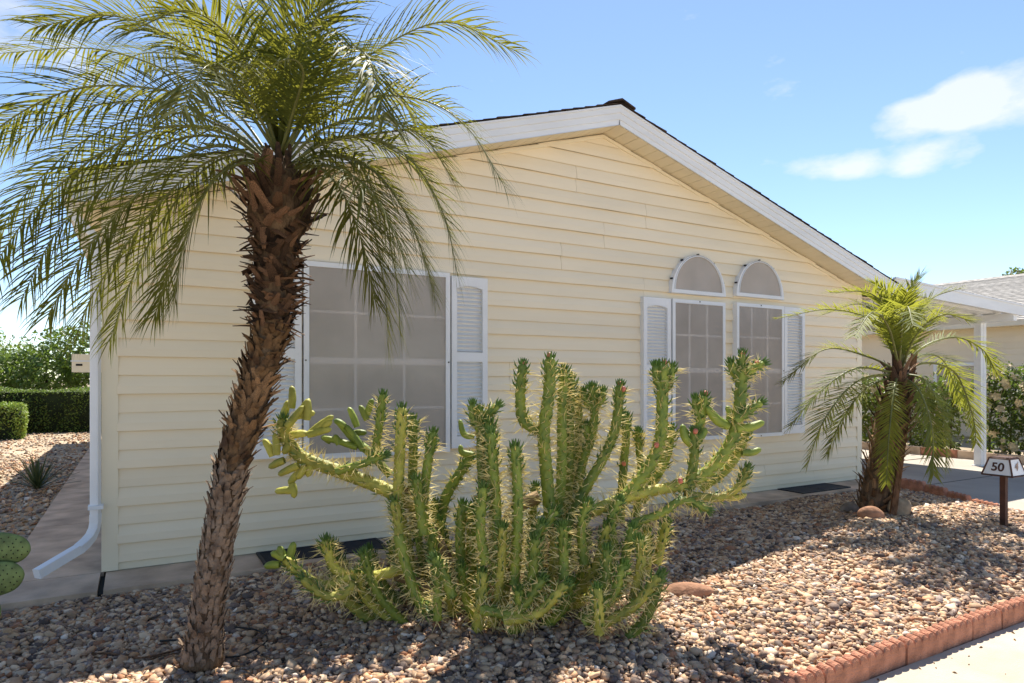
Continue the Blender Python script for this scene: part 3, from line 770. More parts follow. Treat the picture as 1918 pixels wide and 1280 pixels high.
highlight_hedge('yellow-green shrub with painted leaf highlights left of the carport post', 13.3, 1.25, 3.4, 1.32, 7500, (0.13,0.16,0.03), 70)
highlight_hedge('low dark shrub far back beside the driveway', 13.3, 4.2, 7.5, 0.95, 5000, (0.06,0.085,0.022), 10)
# palm-like treetop peeking over the neighbour's ridge
bush('distant_tree', 'tiny dark treetop peeking over the grey roof ridge', 'tree', [(30.2,7.4,5.2,.5,.6,.42),(30.0,6.6,5.05,.5,.5,.35)], 700, 0.16, (0.06,0.07,0.03), [(30.2,7.2,-.2,30.2,7.3,5.0,.12)])

# ------------------------------------------------------------------ palms
def frond_mesh(pts, leaf, npairs, width, droop, seed, mt, petiole=0.14, rad=0.008):
    r = random.Random(seed); N = 40
    path = catmull(pts, N)
    V = []; Fc = []; MI = []
    m = MB(); m.tube(path, [rad*(1-0.82*i/(N-1)) for i in range(N)], 6)
    V += m.v; Fc += m.f; MI += [1]*len(m.f)
    lens = [0]
    for i in range(1,N): lens.append(lens[-1]+(path[i]-path[i-1]).length)
    T_ = lens[-1]
    Sprev = None
    for j in range(npairs):
        t = petiole+(0.995-petiole)*(j/(npairs-1))
        s = t*T_; k = 1
        while k < N-1 and lens[k] < s: k += 1
        f = (s-lens[k-1])/max(1e-6,lens[k]-lens[k-1])
        p = path[k-1].lerp(path[k],f); T = (path[k]-path[k-1]).normalized()
        S = T.cross(Vector((0,0,1)))
        if S.length < 0.25 and Sprev is not None: S = Sprev - T*Sprev.dot(T)
        if S.length < 1e-3: S = Vector((1,0,0))
        S.normalize(); Sprev = S
        Nn = S.cross(T).normalized()
        if Nn.z < 0 and abs(Nn.z) > .5: Nn = -Nn
        prof = (0.45+0.55*min(1,(t-petiole)/0.22))*(1.0-0.55*max(0,(t-0.55)/0.45)**1.6)
        for side in (-1,1):
            L = leaf*prof*r.uniform(.82,1.12)
            fw = math.radians(28+30*t+r.uniform(-9,9)); lift = r.uniform(-0.10,0.34)
            d = (S*side*math.cos(fw)+T*math.sin(fw)+Nn*lift).normalized()
            q = p.copy(); seg = 4; w0 = width*r.uniform(.8,1.15); b = len(V)
            for i in range(seg+1):
                x = i/seg; wv = d.cross(Nn); wv = wv.normalized() if wv.length > 1e-3 else T
                wd = w0*(0.55+0.9*x if x < .35 else (1-x)*1.33+.02)*0.5
                V.append(tuple(q-wv*wd)); V.append(tuple(q+wv*wd))
                q = q+d*(L/seg); d = (d+Vector((0,0,-droop*(0.35+x)*r.uniform(.7,1.3)))).normalized()
            for i in range(seg): Fc.append((b+2*i,b+2*i+1,b+2*i+3,b+2*i+2)); MI.append(0)
    me = bpy.data.meshes.new('frond'); me.from_pydata(V,[],Fc); me.materials.append(mt); me.materials.append(M['rachis'])
    me.polygons.foreach_set('material_index', MI); me.polygons.foreach_set('use_smooth',[True]*len(MI)); me.update()
    return me
def boot_mesh(L, w, th, curl, seed, split=False):
    r = random.Random(seed); n = 5; V = []; Fc = []
    for i in range(n+1):
        x = i/n; wd = w*(1-0.50*x**1.6)*0.5*r.uniform(.80,1.12); y = L*x; z = curl*L*x*x + r.uniform(-.004,.004)
        t = th*(1-.7*x)
        V += [(-wd,y,z),(0,y,z+t),(wd,y,z),(0,y,z-t*.4)]
    for i in range(n):
        for k in range(4):
            a = i*4+k; b = i*4+(k+1)%4; Fc.append((a,b,b+4,a+4))
    Fc += [(3,2,1,0),(n*4,n*4+1,n*4+2,n*4+3)]
    m = MB(); m.v = V; m.f = Fc; return m
def trunk_boots(tree, path, rads, spec, limit):
    """leaf bases spiralling up a trunk; spec(t) -> (pitch, length, width, out angle, material key)"""
    N = len(path); lens = [0]
    for i in range(1,N): lens.append(lens[-1]+(path[i]-path[i-1]).length)
    tot = lens[-1]; cache = {}; s = 0.01; k = 0; items = []
    while s < tot:
        t = s/tot; pitch, L, w, out, key, jit = spec(t)
        i = 1
        while i < N-1 and lens[i] < s: i += 1
        f = (s-lens[i-1])/(lens[i]-lens[i-1]); p = path[i-1].lerp(path[i],f); T = (path[i]-path[i-1]).normalized()
        R_ = rads[i-1]+(rads[i]-rads[i-1])*f
        a0 = Vector((1,0,0)); U = (a0-T*a0.dot(T)).normalized(); Wv = T.cross(U)
        an = k*2.39996+rnd.uniform(-.18,.18)
        O = U*math.cos(an)+Wv*math.sin(an)
        o_ = math.radians(out+rnd.gauss(0,jit)); tw = rnd.gauss(0,jit*0.018)
        Y = T*math.cos(o_)+O*math.sin(o_); X = T.cross(O); X = (X*math.cos(tw)+Y*math.sin(tw)).normalized(); Y = (Y-X*Y.dot(X)).normalized(); Z = X.cross(Y)
        mid = rnd.randrange(9); ck = (key, mid)
        if ck not in cache:
            cache[ck] = boot_mesh(1.0, 1.0, 0.20, rnd.uniform(-.35,.55) if key == 'boot_up' else rnd.uniform(-.2,.22), mid*7+len(cache)).mesh('leaf_base', M[key])
        sc_ = rnd.uniform(.75,1.25); pos = p+O*(R_*rnd.uniform(.86,1.0))
        mtx = Matrix(((X.x*w*sc_,Y.x*L*sc_,Z.x*w*sc_,pos.x),(X.y*w*sc_,Y.y*L*sc_,Z.y*w*sc_,pos.y),(X.z*w*sc_,Y.z*L*sc_,Z.z*w*sc_,pos.z),(0,0,0,1)))
        items.append((cache[ck], mtx, L*w, pos, O, key)); s += pitch; k += 1
    vis = [it for it in items if (CAM-it[3]).normalized().dot(it[4]) > -0.25]
    vis.sort(key=lambda q: -q[2]); ids = set(id(q) for q in vis[:limit])
    rest = {}
    for it in items:
        if id(it) in ids:
            o = link('leaf_base', it[0], tree); o.matrix_world = it[1]
        else: rest.setdefault(it[5], []).append(it)
    for key, its in rest.items():
        mm = MB()
        for it in its:
            vs = [it[1]@v.co for v in it[0].vertices]; mm.add(vs, [tuple(p.vertices) for p in it[0].polygons])
        o = mm.build('leaf_bases', M[key], tree); o['kind'] = 'stuff'

# tall leaning palm
palm = thing('palm_tree', 'tall palm with leaning shaggy trunk in front of the big window', 'palm tree')
PD = 3.05
tp = [at(378,1240,PD), at(385,1170,PD), at(402,1050,PD+.02), at(437,870,PD+.04), at(478,730,PD+.05), at(508,610,PD+.05), at(516,500,PD+.05), at(520,420,PD+.04), at(523,370,PD+.04), at(524,330,PD+.04), at(524,296,PD+.04)]
path = catmull(tp, 46)
def trad(t):
    ys = [(0,.104),(.05,.082),(.1,.074),(.3,.070),(.45,.074),(.58,.090),(.65,.100),(.71,.147),(.86,.148),(.93,.10),(1,.045)]
    for (a,b),(c,d) in zip(ys[:-1],ys[1:]):
        if t <= c: return b+(d-b)*(t-a)/(c-a)
    return .06
rads = [trad(i/45) for i in range(46)]
m = MB(); m.tube(path, [r*0.93 for r in rads], 20); m.build('trunk', M['bark'], palm, True)
def pspec(t):
    if t < .30: return (.0017,.046,.028,7,'boot_low',8)
    if t < .45: return (.0019,.056,.032,17,'boot_low' if t < .38 else 'boot',14)
    if t < .66: return (.0021,.066,.034,32,'boot',20)
    if t < .88: return (.0016,.085,.036,68,'boot_up',42)
    if t < .955: return (.0026,.13,.042,42,'boot_up',26)
    return (.006,.07,.03,16,'boot_up',10)
trunk_boots(palm, path, rads, pspec, 300)
fr = [
 [(530,300,0),(600,185,0),(690,105,.05),(830,42,.1),(965,95,.1)],
 [(535,300,0),(595,225,.1),(690,182,.15),(800,190,.15),(880,245,.1),(945,350,.05)],
 [(540,310,0),(610,268,-.1),(690,258,-.15),(770,300,-.2),(830,400,-.2),(858,520,-.2)],
 [(540,315,0),(600,285,.15),(665,300,.25),(715,400,.3),(742,520,.3),(750,630,.3)],
 [(545,322,0),(610,310,-.2),(680,345,-.35),(735,430,-.4),(770,530,-.4)],
 [(540,315,0),(610,262,.25),(700,262,.4),(790,330,.45),(845,440,.45)],
 [(510,300,0),(440,210,.1),(330,140,.2),(180,92,.25),(0,100,.3)],
 [(505,300,0),(430,222,-.1),(320,172,-.2),(150,165,-.25),(10,230,-.25),(-60,310,-.25)],
 [(500,300,0),(420,240,.15),(320,212,.25),(180,250,.3),(60,350,.3),(-20,460,.3)],
 [(500,305,0),(430,260,0),(330,262,-.05),(220,330,-.1),(110,430,-.1),(40,560,-.1)],
 [(500,310,0),(430,275,-.2),(350,290,-.3),(250,370,-.35),(160,470,-.35),(90,590,-.35)],
 [(500,315,0),(450,290,.15),(380,320,.25),(300,420,.3),(240,540,.3),(205,640,.3)],
 [(505,320,0),(460,305,-.25),(400,340,-.4),(350,440,-.45),(325,560,-.45)],
 [(505,305,0),(440,250,.3),(340,240,.5),(200,300,.6),(80,400,.6)],
 [(525,290,0),(552,200,-.2),(568,135,-.4),(535,112,-.55),(440,165,-.7)],
 [(528,290,0),(600,160,-.2),(640,90,-.45),(690,110,-.65),(720,220,-.75)],
 [(520,290,0),(470,150,0),(400,40,0),(290,-30,0),(150,-40,.05)],
 [(520,290,0),(440,170,-.15),(340,80,-.3),(210,30,-.4),(70,50,-.4)],
 [(522,290,0),(490,130,.1),(450,0,.2),(390,-110,.25),(290,-180,.25)],
 [(524,290,0),(530,120,0),(535,-30,0),(560,-150,.05),(640,-230,.1)],
 [(526,290,0),(570,140,.1),(620,10,.2),(690,-80,.25),(790,-110,.25)],
 [(526,290,0),(560,150,-.1),(590,40,-.2),(640,-40,-.3),(720,-60,-.4)],
 [(522,290,0),(480,160,-.2),(430,70,-.4),(350,20,-.6),(240,60,-.75)],
 [(522,290,0),(490,170,.25),(450,80,.5),(390,50,.75),(310,90,.95)],
 [(520,290,0),(450,190,.25),(370,120,.5),(270,100,.7),(160,150,.8)],
 [(527,290,0),(600,180,.3),(660,140,.55),(730,160,.7),(790,240,.8)],
 [(525,285,0),(538,170,-.03),(560,70,-.08),(600,-20,-.1),(655,-60,-.1)],
 [(521,290,0),(470,190,-.25),(420,130,-.5),(380,130,-.75),(340,210,-.95)],
 [(502,308,0),(440,285,.05),(350,330,.1),(250,440,.12),(170,560,.12),(140,640,.1)],
 [(502,305,0),(420,250,-.1),(300,240,-.2),(170,300,-.25),(50,410,-.25),(-30,530,-.2)],
 [(503,312,0),(450,300,-.1),(390,350,-.2),(330,470,-.25),(290,590,-.25)],
 [(500,303,0),(420,235,.05),(300,190,.1),(130,210,.1),(-30,300,.1)],
 [(543,318,0),(610,290,.05),(690,310,.1),(760,400,.1),(800,500,.1),(815,560,.1)],
 [(542,320,0),(590,310,-.15),(640,360,-.25),(680,460,-.3),(700,560,-.3)],
 [(542,320,0),(600,298,.1),(660,330,.2),(700,430,.25),(722,560,.25),(728,655,.25)],
 [(545,320,0),(620,292,-.1),(705,325,-.2),(770,420,-.2),(812,540,-.2)],
 [(538,305,0),(600,245,-.05),(690,220,-.1),(790,255,-.1),(850,340,-.1)],
]
for k, q in enumerate(fr):
    pts = [at(x,y,PD+.04+o) for x,y,o in q]
    link('frond', frond_mesh(pts, 0.35, 70, 0.0125, 0.34, k+1, M['frond']), palm)
for k in range(7):      # unopened spears
    a = k*2.4; p0 = at(524,300,PD+.04); m = MB()
    m.tube([p0, p0+Vector((math.cos(a)*.05,math.sin(a)*.05,.2)), p0+Vector((math.cos(a)*.13,math.sin(a)*.13,.45))], [.016,.014,.003], 6); m.build('spear_leaf', M['frond'], palm, True)

# young palm by the driveway
yp = thing('palm_tree', 'young bushy palm with short trunk beside the driveway', 'palm tree')
YD = 6.1
tp = [at(1630,985,YD), at(1636,945,YD), at(1650,880,YD), at(1668,800,YD), at(1680,730,YD), at(1684,690,YD)]
path = catmull(tp, 24); rads = [(.135 if i < 13 else .135-.075*(i-13)/10) for i in range(24)]
m = MB(); m.tube(path, [r*.92 for r in rads], 16); m.build('trunk', M['bark'], yp, True)
trunk_boots(yp, path, rads, lambda t: (.0058,.10 if t < .55 else .15,.044,34 if t < .55 else 22,'boot' if t < .6 else 'boot_up',15), 190)
fr = [
 [(1684,695,0),(1645,610,0),(1560,580,0),(1450,598,0)],
 [(1680,695,0),(1625,668,.1),(1545,655,.2),(1468,715,.2)],
 [(1680,700,0),(1605,690,-.2),(1535,735,-.3),(1480,800,-.3)],
 [(1675,700,0),(1605,715,-.3),(1545,785,-.5),(1512,870,-.5)],
 [(1675,705,0),(1620,730,-.1),(1575,790,-.15),(1550,850,-.15)],
 [(1684,690,0),(1670,600,-.1),(1630,550,-.2),(1555,548,-.25)],
 [(1684,690,0),(1660,610,.3),(1610,570,.5),(1540,590,.6)],
 [(1684,690,0),(1678,600,0),(1668,555,-.05),(1640,530,-.1)],
 [(1686,690,0),(1695,600,0),(1702,550,0),(1722,518,0)],
 [(1686,690,0),(1708,610,0),(1745,560,-.05),(1800,540,-.1)],
 [(1688,690,0),(1718,625,-.2),(1765,590,-.35),(1815,600,-.4)],
 [(1688,695,0),(1730,650,0),(1790,632,0),(1840,655,0),(1868,700,0)],
 [(1688,700,0),(1735,680,.15),(1790,700,.25),(1822,780,.3),(1828,830,.3)],
 [(1688,700,0),(1735,715,-.2),(1768,790,-.3),(1772,875,-.3)],
 [(1688,705,0),(1720,730,-.3),(1745,800,-.45),(1748,890,-.45)],
 [(1682,700,0),(1674,735,-.25),(1665,820,-.40),(1660,905,-.42)],
 [(1684,690,0),(1690,610,-.3),(1700,575,-.6),(1710,610,-.9)],
 [(1684,690,0),(1665,615,-.3),(1635,585,-.6),(1600,630,-.85)],
 [(1686,690,0),(1700,610,.3),(1725,570,.6),(1760,600,.9)],
 [(1684,690,0),(1680,620,.3),(1665,580,.6),(1650,600,.9)],
 [(1684,690,0),(1688,610,-.1),(1690,570,-.2),(1700,548,-.35)],
 [(1686,695,0),(1730,665,.4),(1770,680,.7),(1800,760,.8)],
]
for k, q in enumerate(fr):
    pts = [at(x,y,YD+o) for x,y,o in q]
    link('frond', frond_mesh(pts, (0.27 if k != 15 else .20), 62, 0.0165, 0.10, k+101, M['frond2'], .16, .013), yp)
# stake and stones round it
st = MB(); a = at(1670,985,YD-.28); b = at(1714,652,YD+.12)
st.tube([a, a.lerp(b,.5), b], [.034,.033,.032], 4)
tag(st.build('wooden_stake', M['wood']), 'brown leaning wooden stake propped against the young palm', 'stake')
def rock(x, y, d, sx_, sy_, sz_, mt, label, seed, tilt=0.0, rz=0.0):
    b = bmesh.new(); bmesh.ops.create_icosphere(b, subdivisions=3, radius=1)
    r = random.Random(seed); ws = [(Vector((r.gauss(0,1),r.gauss(0,1),r.gauss(0,1)))*1.3, r.uniform(0,6)) for _ in range(5)]
    for v in b.verts:
        k = 1+.09*sum(math.sin(v.co.dot(w)+p) for w,p in ws)
        c = v.co*k; c.z = max(c.z,-.5); c.x = max(-.86,min(.9,c.x)); v.co = Vector((c.x*sx_,c.y*sy_,c.z*sz_))
    me = bpy.data.meshes.new('rock'); b.to_mesh(me); b.free(); me.materials.append(mt)
    me.polygons.foreach_set('use_smooth',[True]*len(me.polygons))
    o = link('rock', me); p = at(x,y,d); zg = bed_z(p.x,p.y); o.location = (p.x,p.y,zg+sz_*.42); o.rotation_euler = (tilt,0.05,rz)
    return tag(o, label, 'rock')
rock(1287,1085,4.02,.17,.085,.05,M['rock_red'],'flat reddish rock lying alone on the pebbles right of the cactus',3,0,-.45)
rock(1592,966,6.05,.10,.08,.07,M['rock_grey'],'grey-brown stone left of the young palm trunk',4,0,.3)
rock(1632,978,5.72,.15,.09,.09,M['rock_red'],'rounded reddish stone at the foot of the young palm',5,.1,-.35)
rock(1683,972,5.95,.13,.10,.14,M['rock_tan'],'tall tan stone behind the wooden stake',6,.3,.5)

# ------------------------------------------------------------------ cactus
cac = thing('cactus', 'large sprawling spiny green cactus clump with coral buds before the house', 'cactus')
CD = 3.6
def cactus_stem(pts, rad, kind='spiny', mt=None, spine=0.066, tipleaf=True, seed=0, head=True):
    r = random.Random(seed); N = max(8, int(sum((Vector(a)-Vector(b)).length for a,b in zip(pts[:-1],pts[1:]))/0.009))
    path = catmull(pts, N); seg = 30 if kind == 'spiny' else 14
    m = MB(); V = []; Fc = []
    t0 = (path[1]-path[0]).normalized(); a0 = Vector((0,0,1)) if abs(t0.z) < .9 else Vector((1,0,0)); U = (a0-t0*a0.dot(t0)).normalized()
    frames = []; s = 0
    for i, p in enumerate(path):
        T = (path[min(i+1,N-1)]-path[max(i-1,0)]).normalized(); U = (U-T*U.dot(T)).normalized(); Wv = T.cross(U)
        if i: s += (p-path[i-1]).length
        frames.append((p,T,U,Wv,s))
    tot = s; pit = 0.042; rows = 6
    for i,(p,T,U,Wv,s) in enumerate(frames):
        x = s/tot; e = (tot-s)/rad
        R_ = rad*(1-.12*x)*(math.sqrt(max(0.0,1-(1-min(1,e))**2))*.9+.1 if e < 1 else 1)
        if kind == 'finger': R_ *= .80+.34*math.sin(PI*min(1,x*.85+.15)); 
        for k in range(seg):
            an = 2*PI*k/seg
            A_ = 5*an/(2*PI); B2 = s/.052
            hgt = math.sqrt(abs(math.sin(PI*(A_+B2))*math.sin(PI*(A_-B2))))      # raised diamonds, grooves between
            bump_ = 1+(.26*(hgt-.55) if kind == 'spiny' else .03*math.sin(s*160+an*3))
            V.append(tuple(p+(U*math.cos(an)+Wv*math.sin(an))*R_*bump_))
    for i in range(N-1):
        for k in range(seg):
            a = i*seg+k; b = i*seg+(k+1)%seg; Fc.append((a,b,b+seg,a+seg))
    Fc.append(tuple((N-1)*seg+k for k in range(seg)))
    m.v = V; m.f = Fc
    st_ = m.build('stem', mt or M['cactus'], cac, True)
    sp = MB(); lf = MB()
    nrow = int(tot/(pit*.5))
    for j in range(nrow):
        s = (j+.4)*pit*.5; i = min(N-1,int(s/tot*(N-1))); p,T,U,Wv,_ = frames[i]; x = s/tot
        for k in range(rows//2):
            an = 2*PI*(2*k+(j%2)+.3*math.sin(j*.7))/rows + r.uniform(-.2,.2)
            O = U*math.cos(an)+Wv*math.sin(an); q = p+O*rad*.95
            if kind == 'spiny':
                for _ in range(r.choice((2,2,3,4) if seed < 400 else (1,2,2))):
                    d = (O+T*r.gauss(.15,.35)+U.cross(O)*r.gauss(0,.15)+Vector((r.gauss(0,.25),r.gauss(0,.25),r.gauss(0,.2)))).normalized()
                    L = spine*r.uniform(.55,1.35); w = .0030
                    A = d.orthogonal().normalized(); B_ = d.cross(A)
                    sp.add([q+A*w, q-A*w*.5+B_*w*.87, q-A*w*.5-B_*w*.87, q+d*L], [(0,1,3),(1,2,3),(2,0,3)])
            leafy = x > 1-.14/max(tot,.14) if tipleaf else False
            if leafy and kind == 'spiny' or (kind == 'spiny' and r.random() < (.30 if seed >= 400 else .12)):
                d = (O*.75+T*.9).normalized(); L = r.uniform(.022,.045); w = .0042
                A = d.orthogonal().normalized(); B_ = d.cross(A)
                e_ = q+d*L+T*L*.35; mid = q+d*L*.5
                ring = [A*w, B_*w, A*-w, B_*-w]
                lf.add([q+v for v in ring]+[mid+v*1.15 for v in ring]+[e_], [(0,1,5,4),(1,2,6,5),(2,3,7,6),(3,0,4,7),(4,5,8),(5,6,8),(6,7,8),(7,4,8)])
    if kind == 'spiny' and tipleaf:
        p,T,U,Wv,_ = frames[-1]
        for k in range(12):
            an = k*2.4; O = U*math.cos(an)+Wv*math.sin(an); d = (T+O*(.12+.055*k)).normalized(); L = .042; w = .0045; q = p-T*.015+O*rad*.045*k
            A = d.orthogonal().normalized(); B_ = d.cross(A); ring = [A*w,B_*w,A*-w,B_*-w]; mid = q+d*L*.55; e_ = q+d*L+T*.008
            lf.add([q+v for v in ring]+[mid+v*1.15 for v in ring]+[e_], [(0,1,5,4),(1,2,6,5),(2,3,7,6),(3,0,4,7),(4,5,8),(5,6,8),(6,7,8),(7,4,8)])
    if sp.v:
        o = sp.build('spines', M['spine'], st_); o['kind'] = 'stuff'
    if lf.v:
        o = lf.build('awl_leaves', M['cleaf'], st_); o['kind'] = 'stuff'
    return st_
def bud(p, T):
    m = MB(); T = T.normalized(); ring = [(0,.009),(.010,.013),(.020,.0135),(.027,.010),(.030,.004)]
    m.tube([p+T*a for a,_ in ring], [b for _,b in ring], 10)
    m.build('flower_bud', M['flower'], cac, True)
def z4(x, y): return (460+x/2.065, 620+y/2.065)
def z5(x, y): return (900+x/2.064, 620+y/2.064)
S = []   # (zoom, points, radius, kind, depth start, depth end, old)
def A4(pts, r, kind='spiny', d0=0, d1=None, old=0): S.append(([z4(*p) for p in pts], r, kind, d0, d0 if d1 is None else d1, old))
def A5(pts, r, kind='spiny', d0=0, d1=None, old=0): S.append(([z5(*p) for p in pts], r, kind, d0, d0 if d1 is None else d1, old))
# left arm and its smooth fingers
A4([(700,700),(520,605),(350,540),(220,490),(155,415),(142,335)], .040, 'spiny', 0, -.12, 1)
for a, b in [((160,370),(225,290)),((178,300),(178,212)),((237,345),(240,262)),((170,405),(245,398)),((240,402),(333,380)),((250,395),(340,328)),
             ((120,480),(112,395)),((105,485),(68,418)),((150,500),(88,530)),((205,520),(125,558)),((212,540),(165,592)),((178,590),(188,648)),
             ((188,618),(112,622)),((250,520),(238,566)),((165,440),(145,478)),((215,310),(248,262)),((300,370),(335,345)),((200,330),(270,318)),((140,340),(165,268)),((228,520),(200,575))]:
    A4([a, ((a[0]+b[0])/2+3,(a[1]+b[1])/2-3), b], .021, 'finger', -.12+rnd.uniform(-.05,.05), None, 1)
# darker group behind it
A4([(560,560),(490,480),(420,420),(352,345)], .026, 'finger', .18)
for a, b in [((455,462),(388,365)),((385,372),(340,345)),((432,372),(398,295)),((470,345),(440,288)),((470,325),(492,262)),((432,452),(295,412)),((362,440),(342,402)),((410,400),(470,395)),((330,430),(290,410))]:
    A4([a, ((a[0]+b[0])/2,(a[1]+b[1])/2-4), b], .020, 'finger', .16+rnd.uniform(-.04,.04))
A4([(500,480),(515,380),(532,242)], .026, 'spiny', .1)
A4([(610,780),(592,660),(596,480),(606,292)], .033, 'spiny', -.05, -.05, 1)
A4([(655,780),(645,640),(648,480),(648,335)], .029, 'spiny', .05)
A4([(690,760),(690,640),(708,490),(728,388)], .029, 'spiny', -.05)
A4([(350,545),(470,508),(545,478)], .023, 'spiny', -.12)
A4([(690,790),(672,660),(660,568)], .031, 'spiny', -.12)
A4([(600,870),(592,740),(572,655)], .032, 'spiny', -.1, -.1, 1)
A4([(590,790),(628,930),(668,1040),(716,1085)], .029, 'spiny', -.22, -.28)
A4([(742,1118),(742,1000),(736,890)], .024, 'spiny', -.30)
A4([(800,1030),(765,940),(728,872)], .028, 'spiny', -.3)
A4([(835,930),(830,790),(840,665)], .030, 'spiny', -.12)
A4([(872,900),(872,790),(872,680)], .029, 'spiny', -.05)
A4([(745,790),(770,655),(822,560),(876,482)], .034, 'spiny', .25)
A4([(880,480),(838,470),(830,440)], .019, 'finger', .22); A4([(885,410),(845,400),(828,342)], .018, 'finger', .22)
A4([(925,660),(914,500),(912,390),(905,300)], .032, 'spiny', -.1)
A4([(920,380),(935,330),(980,285)], .024, 'spiny', -.1); A4([(915,400),(880,340),(878,280)], .022, 'spiny', -.1)
A4([(962,930),(962,660),(950,480),(942,350)], .033, 'spiny', -.15)
A4([(1044,930),(1052,660),(1045,460)], .032, 'spiny', -.22)
# low arm reaching left over the pebbles
A4([(650,905),(500,950),(410,948),(350,922),(316,850),(308,805)], .031, 'spiny', -.12, -.2, 1)
A4([(405,955),(300,985),(200,930),(148,876)], .029, 'spiny', -.18, -.25, 1)
A4([(420,975),(378,1020),(300,1022),(215,955)], .026, 'spiny', -.26, -.3, 1)
for a, b in [((150,880),(96,858)),((132,905),(70,912)),((172,872),(188,815)),((140,870),(128,832))]: A4([a,((a[0]+b[0])/2,(a[1]+b[1])/2-3),b], .021, 'finger', -.27)
# right half
A5([(275,760),(252,520),(245,380),(264,250),(270,100)], .038, 'spiny', -.05)
A5([(235,390),(165,345),(154,240),(165,125)], .032, 'spiny', -.02)
A5([(290,800),(312,560),(315,300),(322,145)], .032, 'spiny', .08); A5([(330,800),(342,560),(346,330),(352,180)], .030, 'spiny', .18); A5([(350,800),(372,540),(380,340),(374,245)], .027, 'spiny', .28)
A5([(340,780),(395,510),(430,410),(440,300),(430,212)], .029, 'spiny', .2); A5([(432,300),(405,270),(398,232)], .022, 'spiny', .2); A5([(440,300),(470,265),(474,228)], .021, 'spiny', .2); A5([(432,430),(412,400),(410,360)], .022, 'spiny', .2)
A5([(320,800),(390,640),(480,480),(522,370),(541,205)], .031, 'spiny', .05)
A5([(540,740),(550,560),(562,420),(560,325)], .028, 'spiny', .3); A5([(600,720),(620,560),(612,450),(608,385)], .025, 'spiny', .34)
A5([(545,660),(640,545),(692,430),(702,300),(706,125)], .037, 'spiny', -.02); A5([(700,230),(682,180),(676,130)], .025, 'spiny', -.02); A5([(708,220),(735,180),(742,135)], .023, 'spiny', 0)
A5([(620,660),(712,500),(738,372)], .031, 'spiny', .12)
A5([(806,610),(826,490),(826,385)], .029, 'spiny', 0); A5([(815,440),(790,410),(780,360)], .023, 'finger', 0); A5([(832,430),(860,400),(872,375)], .021, 'finger', 0)
A5([(842,400),(856,320),(866,248)], .027, 'spiny', .05); A5([(850,340),(832,300),(830,258)], .021, 'spiny', .05); A5([(960,370),(915,345),(872,292)], .027, 'finger', .02)
A5([(780,610),(900,525),(972,420),(1000,300),(1012,140)], .038, 'spiny', .02)
A5([(1005,190),(980,160),(968,118)], .026, 'spiny', .02); A5([(1012,180),(1050,150),(1098,122)], .025, 'spiny', .02); A5([(1010,150),(1012,118),(1012,85)], .022, 'spiny', .02)
A5([(990,380),(1045,372),(1098,352)], .025, 'finger', 0); A5([(985,350),(1030,315),(1090,275)], .023, 'spiny', -.02); A5([(1010,470),(1050,470),(1086,456)], .021, 'finger', .05); A5([(960,350),(965,318),(950,290)], .020, 'finger', .06)
A5([(850,610),(960,525),(1012,430),(1024,385)], .030, 'spiny', .12)
A5([(430,700),(560,645),(700,612),(805,600)], .034, 'spiny', -.05, .0, 1); A5([(790,632),(920,645),(1000,600),(1034,525)], .025, 'spiny', -.02, 0, 1); A5([(930,642),(985,645),(1030,632)], .018, 'finger', 0, 0, 1); A5([(590,745),(700,705),(782,655),(885,692)], .024, 'spiny', -.1)
for pts, d in [([(130,980),(146,700),(134,440)],-.28),([(58,980),(62,700),(40,390)],-.25),([(322,960),(316,750)],-.3),([(190,850),(295,690)],-.2),([(470,1060),(490,840)],-.32),
               ([(545,990),(592,755)],-.2),([(640,940),(642,765)],-.05),([(680,900),(722,735)],0),([(440,1150),(590,1065),(692,945)],-.38),([(560,1200),(645,1100),(702,935)],-.32),
               ([(0,1080),(140,1085),(245,955)],-.38),([(90,1120),(220,1092),(335,975)],-.4),([(458,1170),(452,990)],-.42),([(400,1130),(500,1040),(560,900)],-.35),
               ([(230,960),(210,820),(240,740)],-.3),([(400,900),(390,760),(420,660)],-.2),([(520,860),(505,740),(540,650)],-.12),([(590,1050),(620,900),(610,800)],-.3),([(20,900),(0,760),(12,600)],-.3)]:
    A5(pts, .028, 'spiny', d, d, 1 if rnd.random() < .35 else 0)
for k, (pts, r_, kind, d0, d1, old) in enumerate(S):
    n = len(pts); P3 = [at(x, y, CD+d0+(d1-d0)*i/(n-1)) for i,(x,y) in enumerate(pts)]
    if n == 2: P3 = [P3[0], P3[0].lerp(P3[1],.5)+Vector((rnd.uniform(-.015,.015),rnd.uniform(-.015,.015),0)), P3[1]]
    cactus_stem(P3, r_*.91, kind, M['cactus_old'] if old else M['cactus'], seed=k)
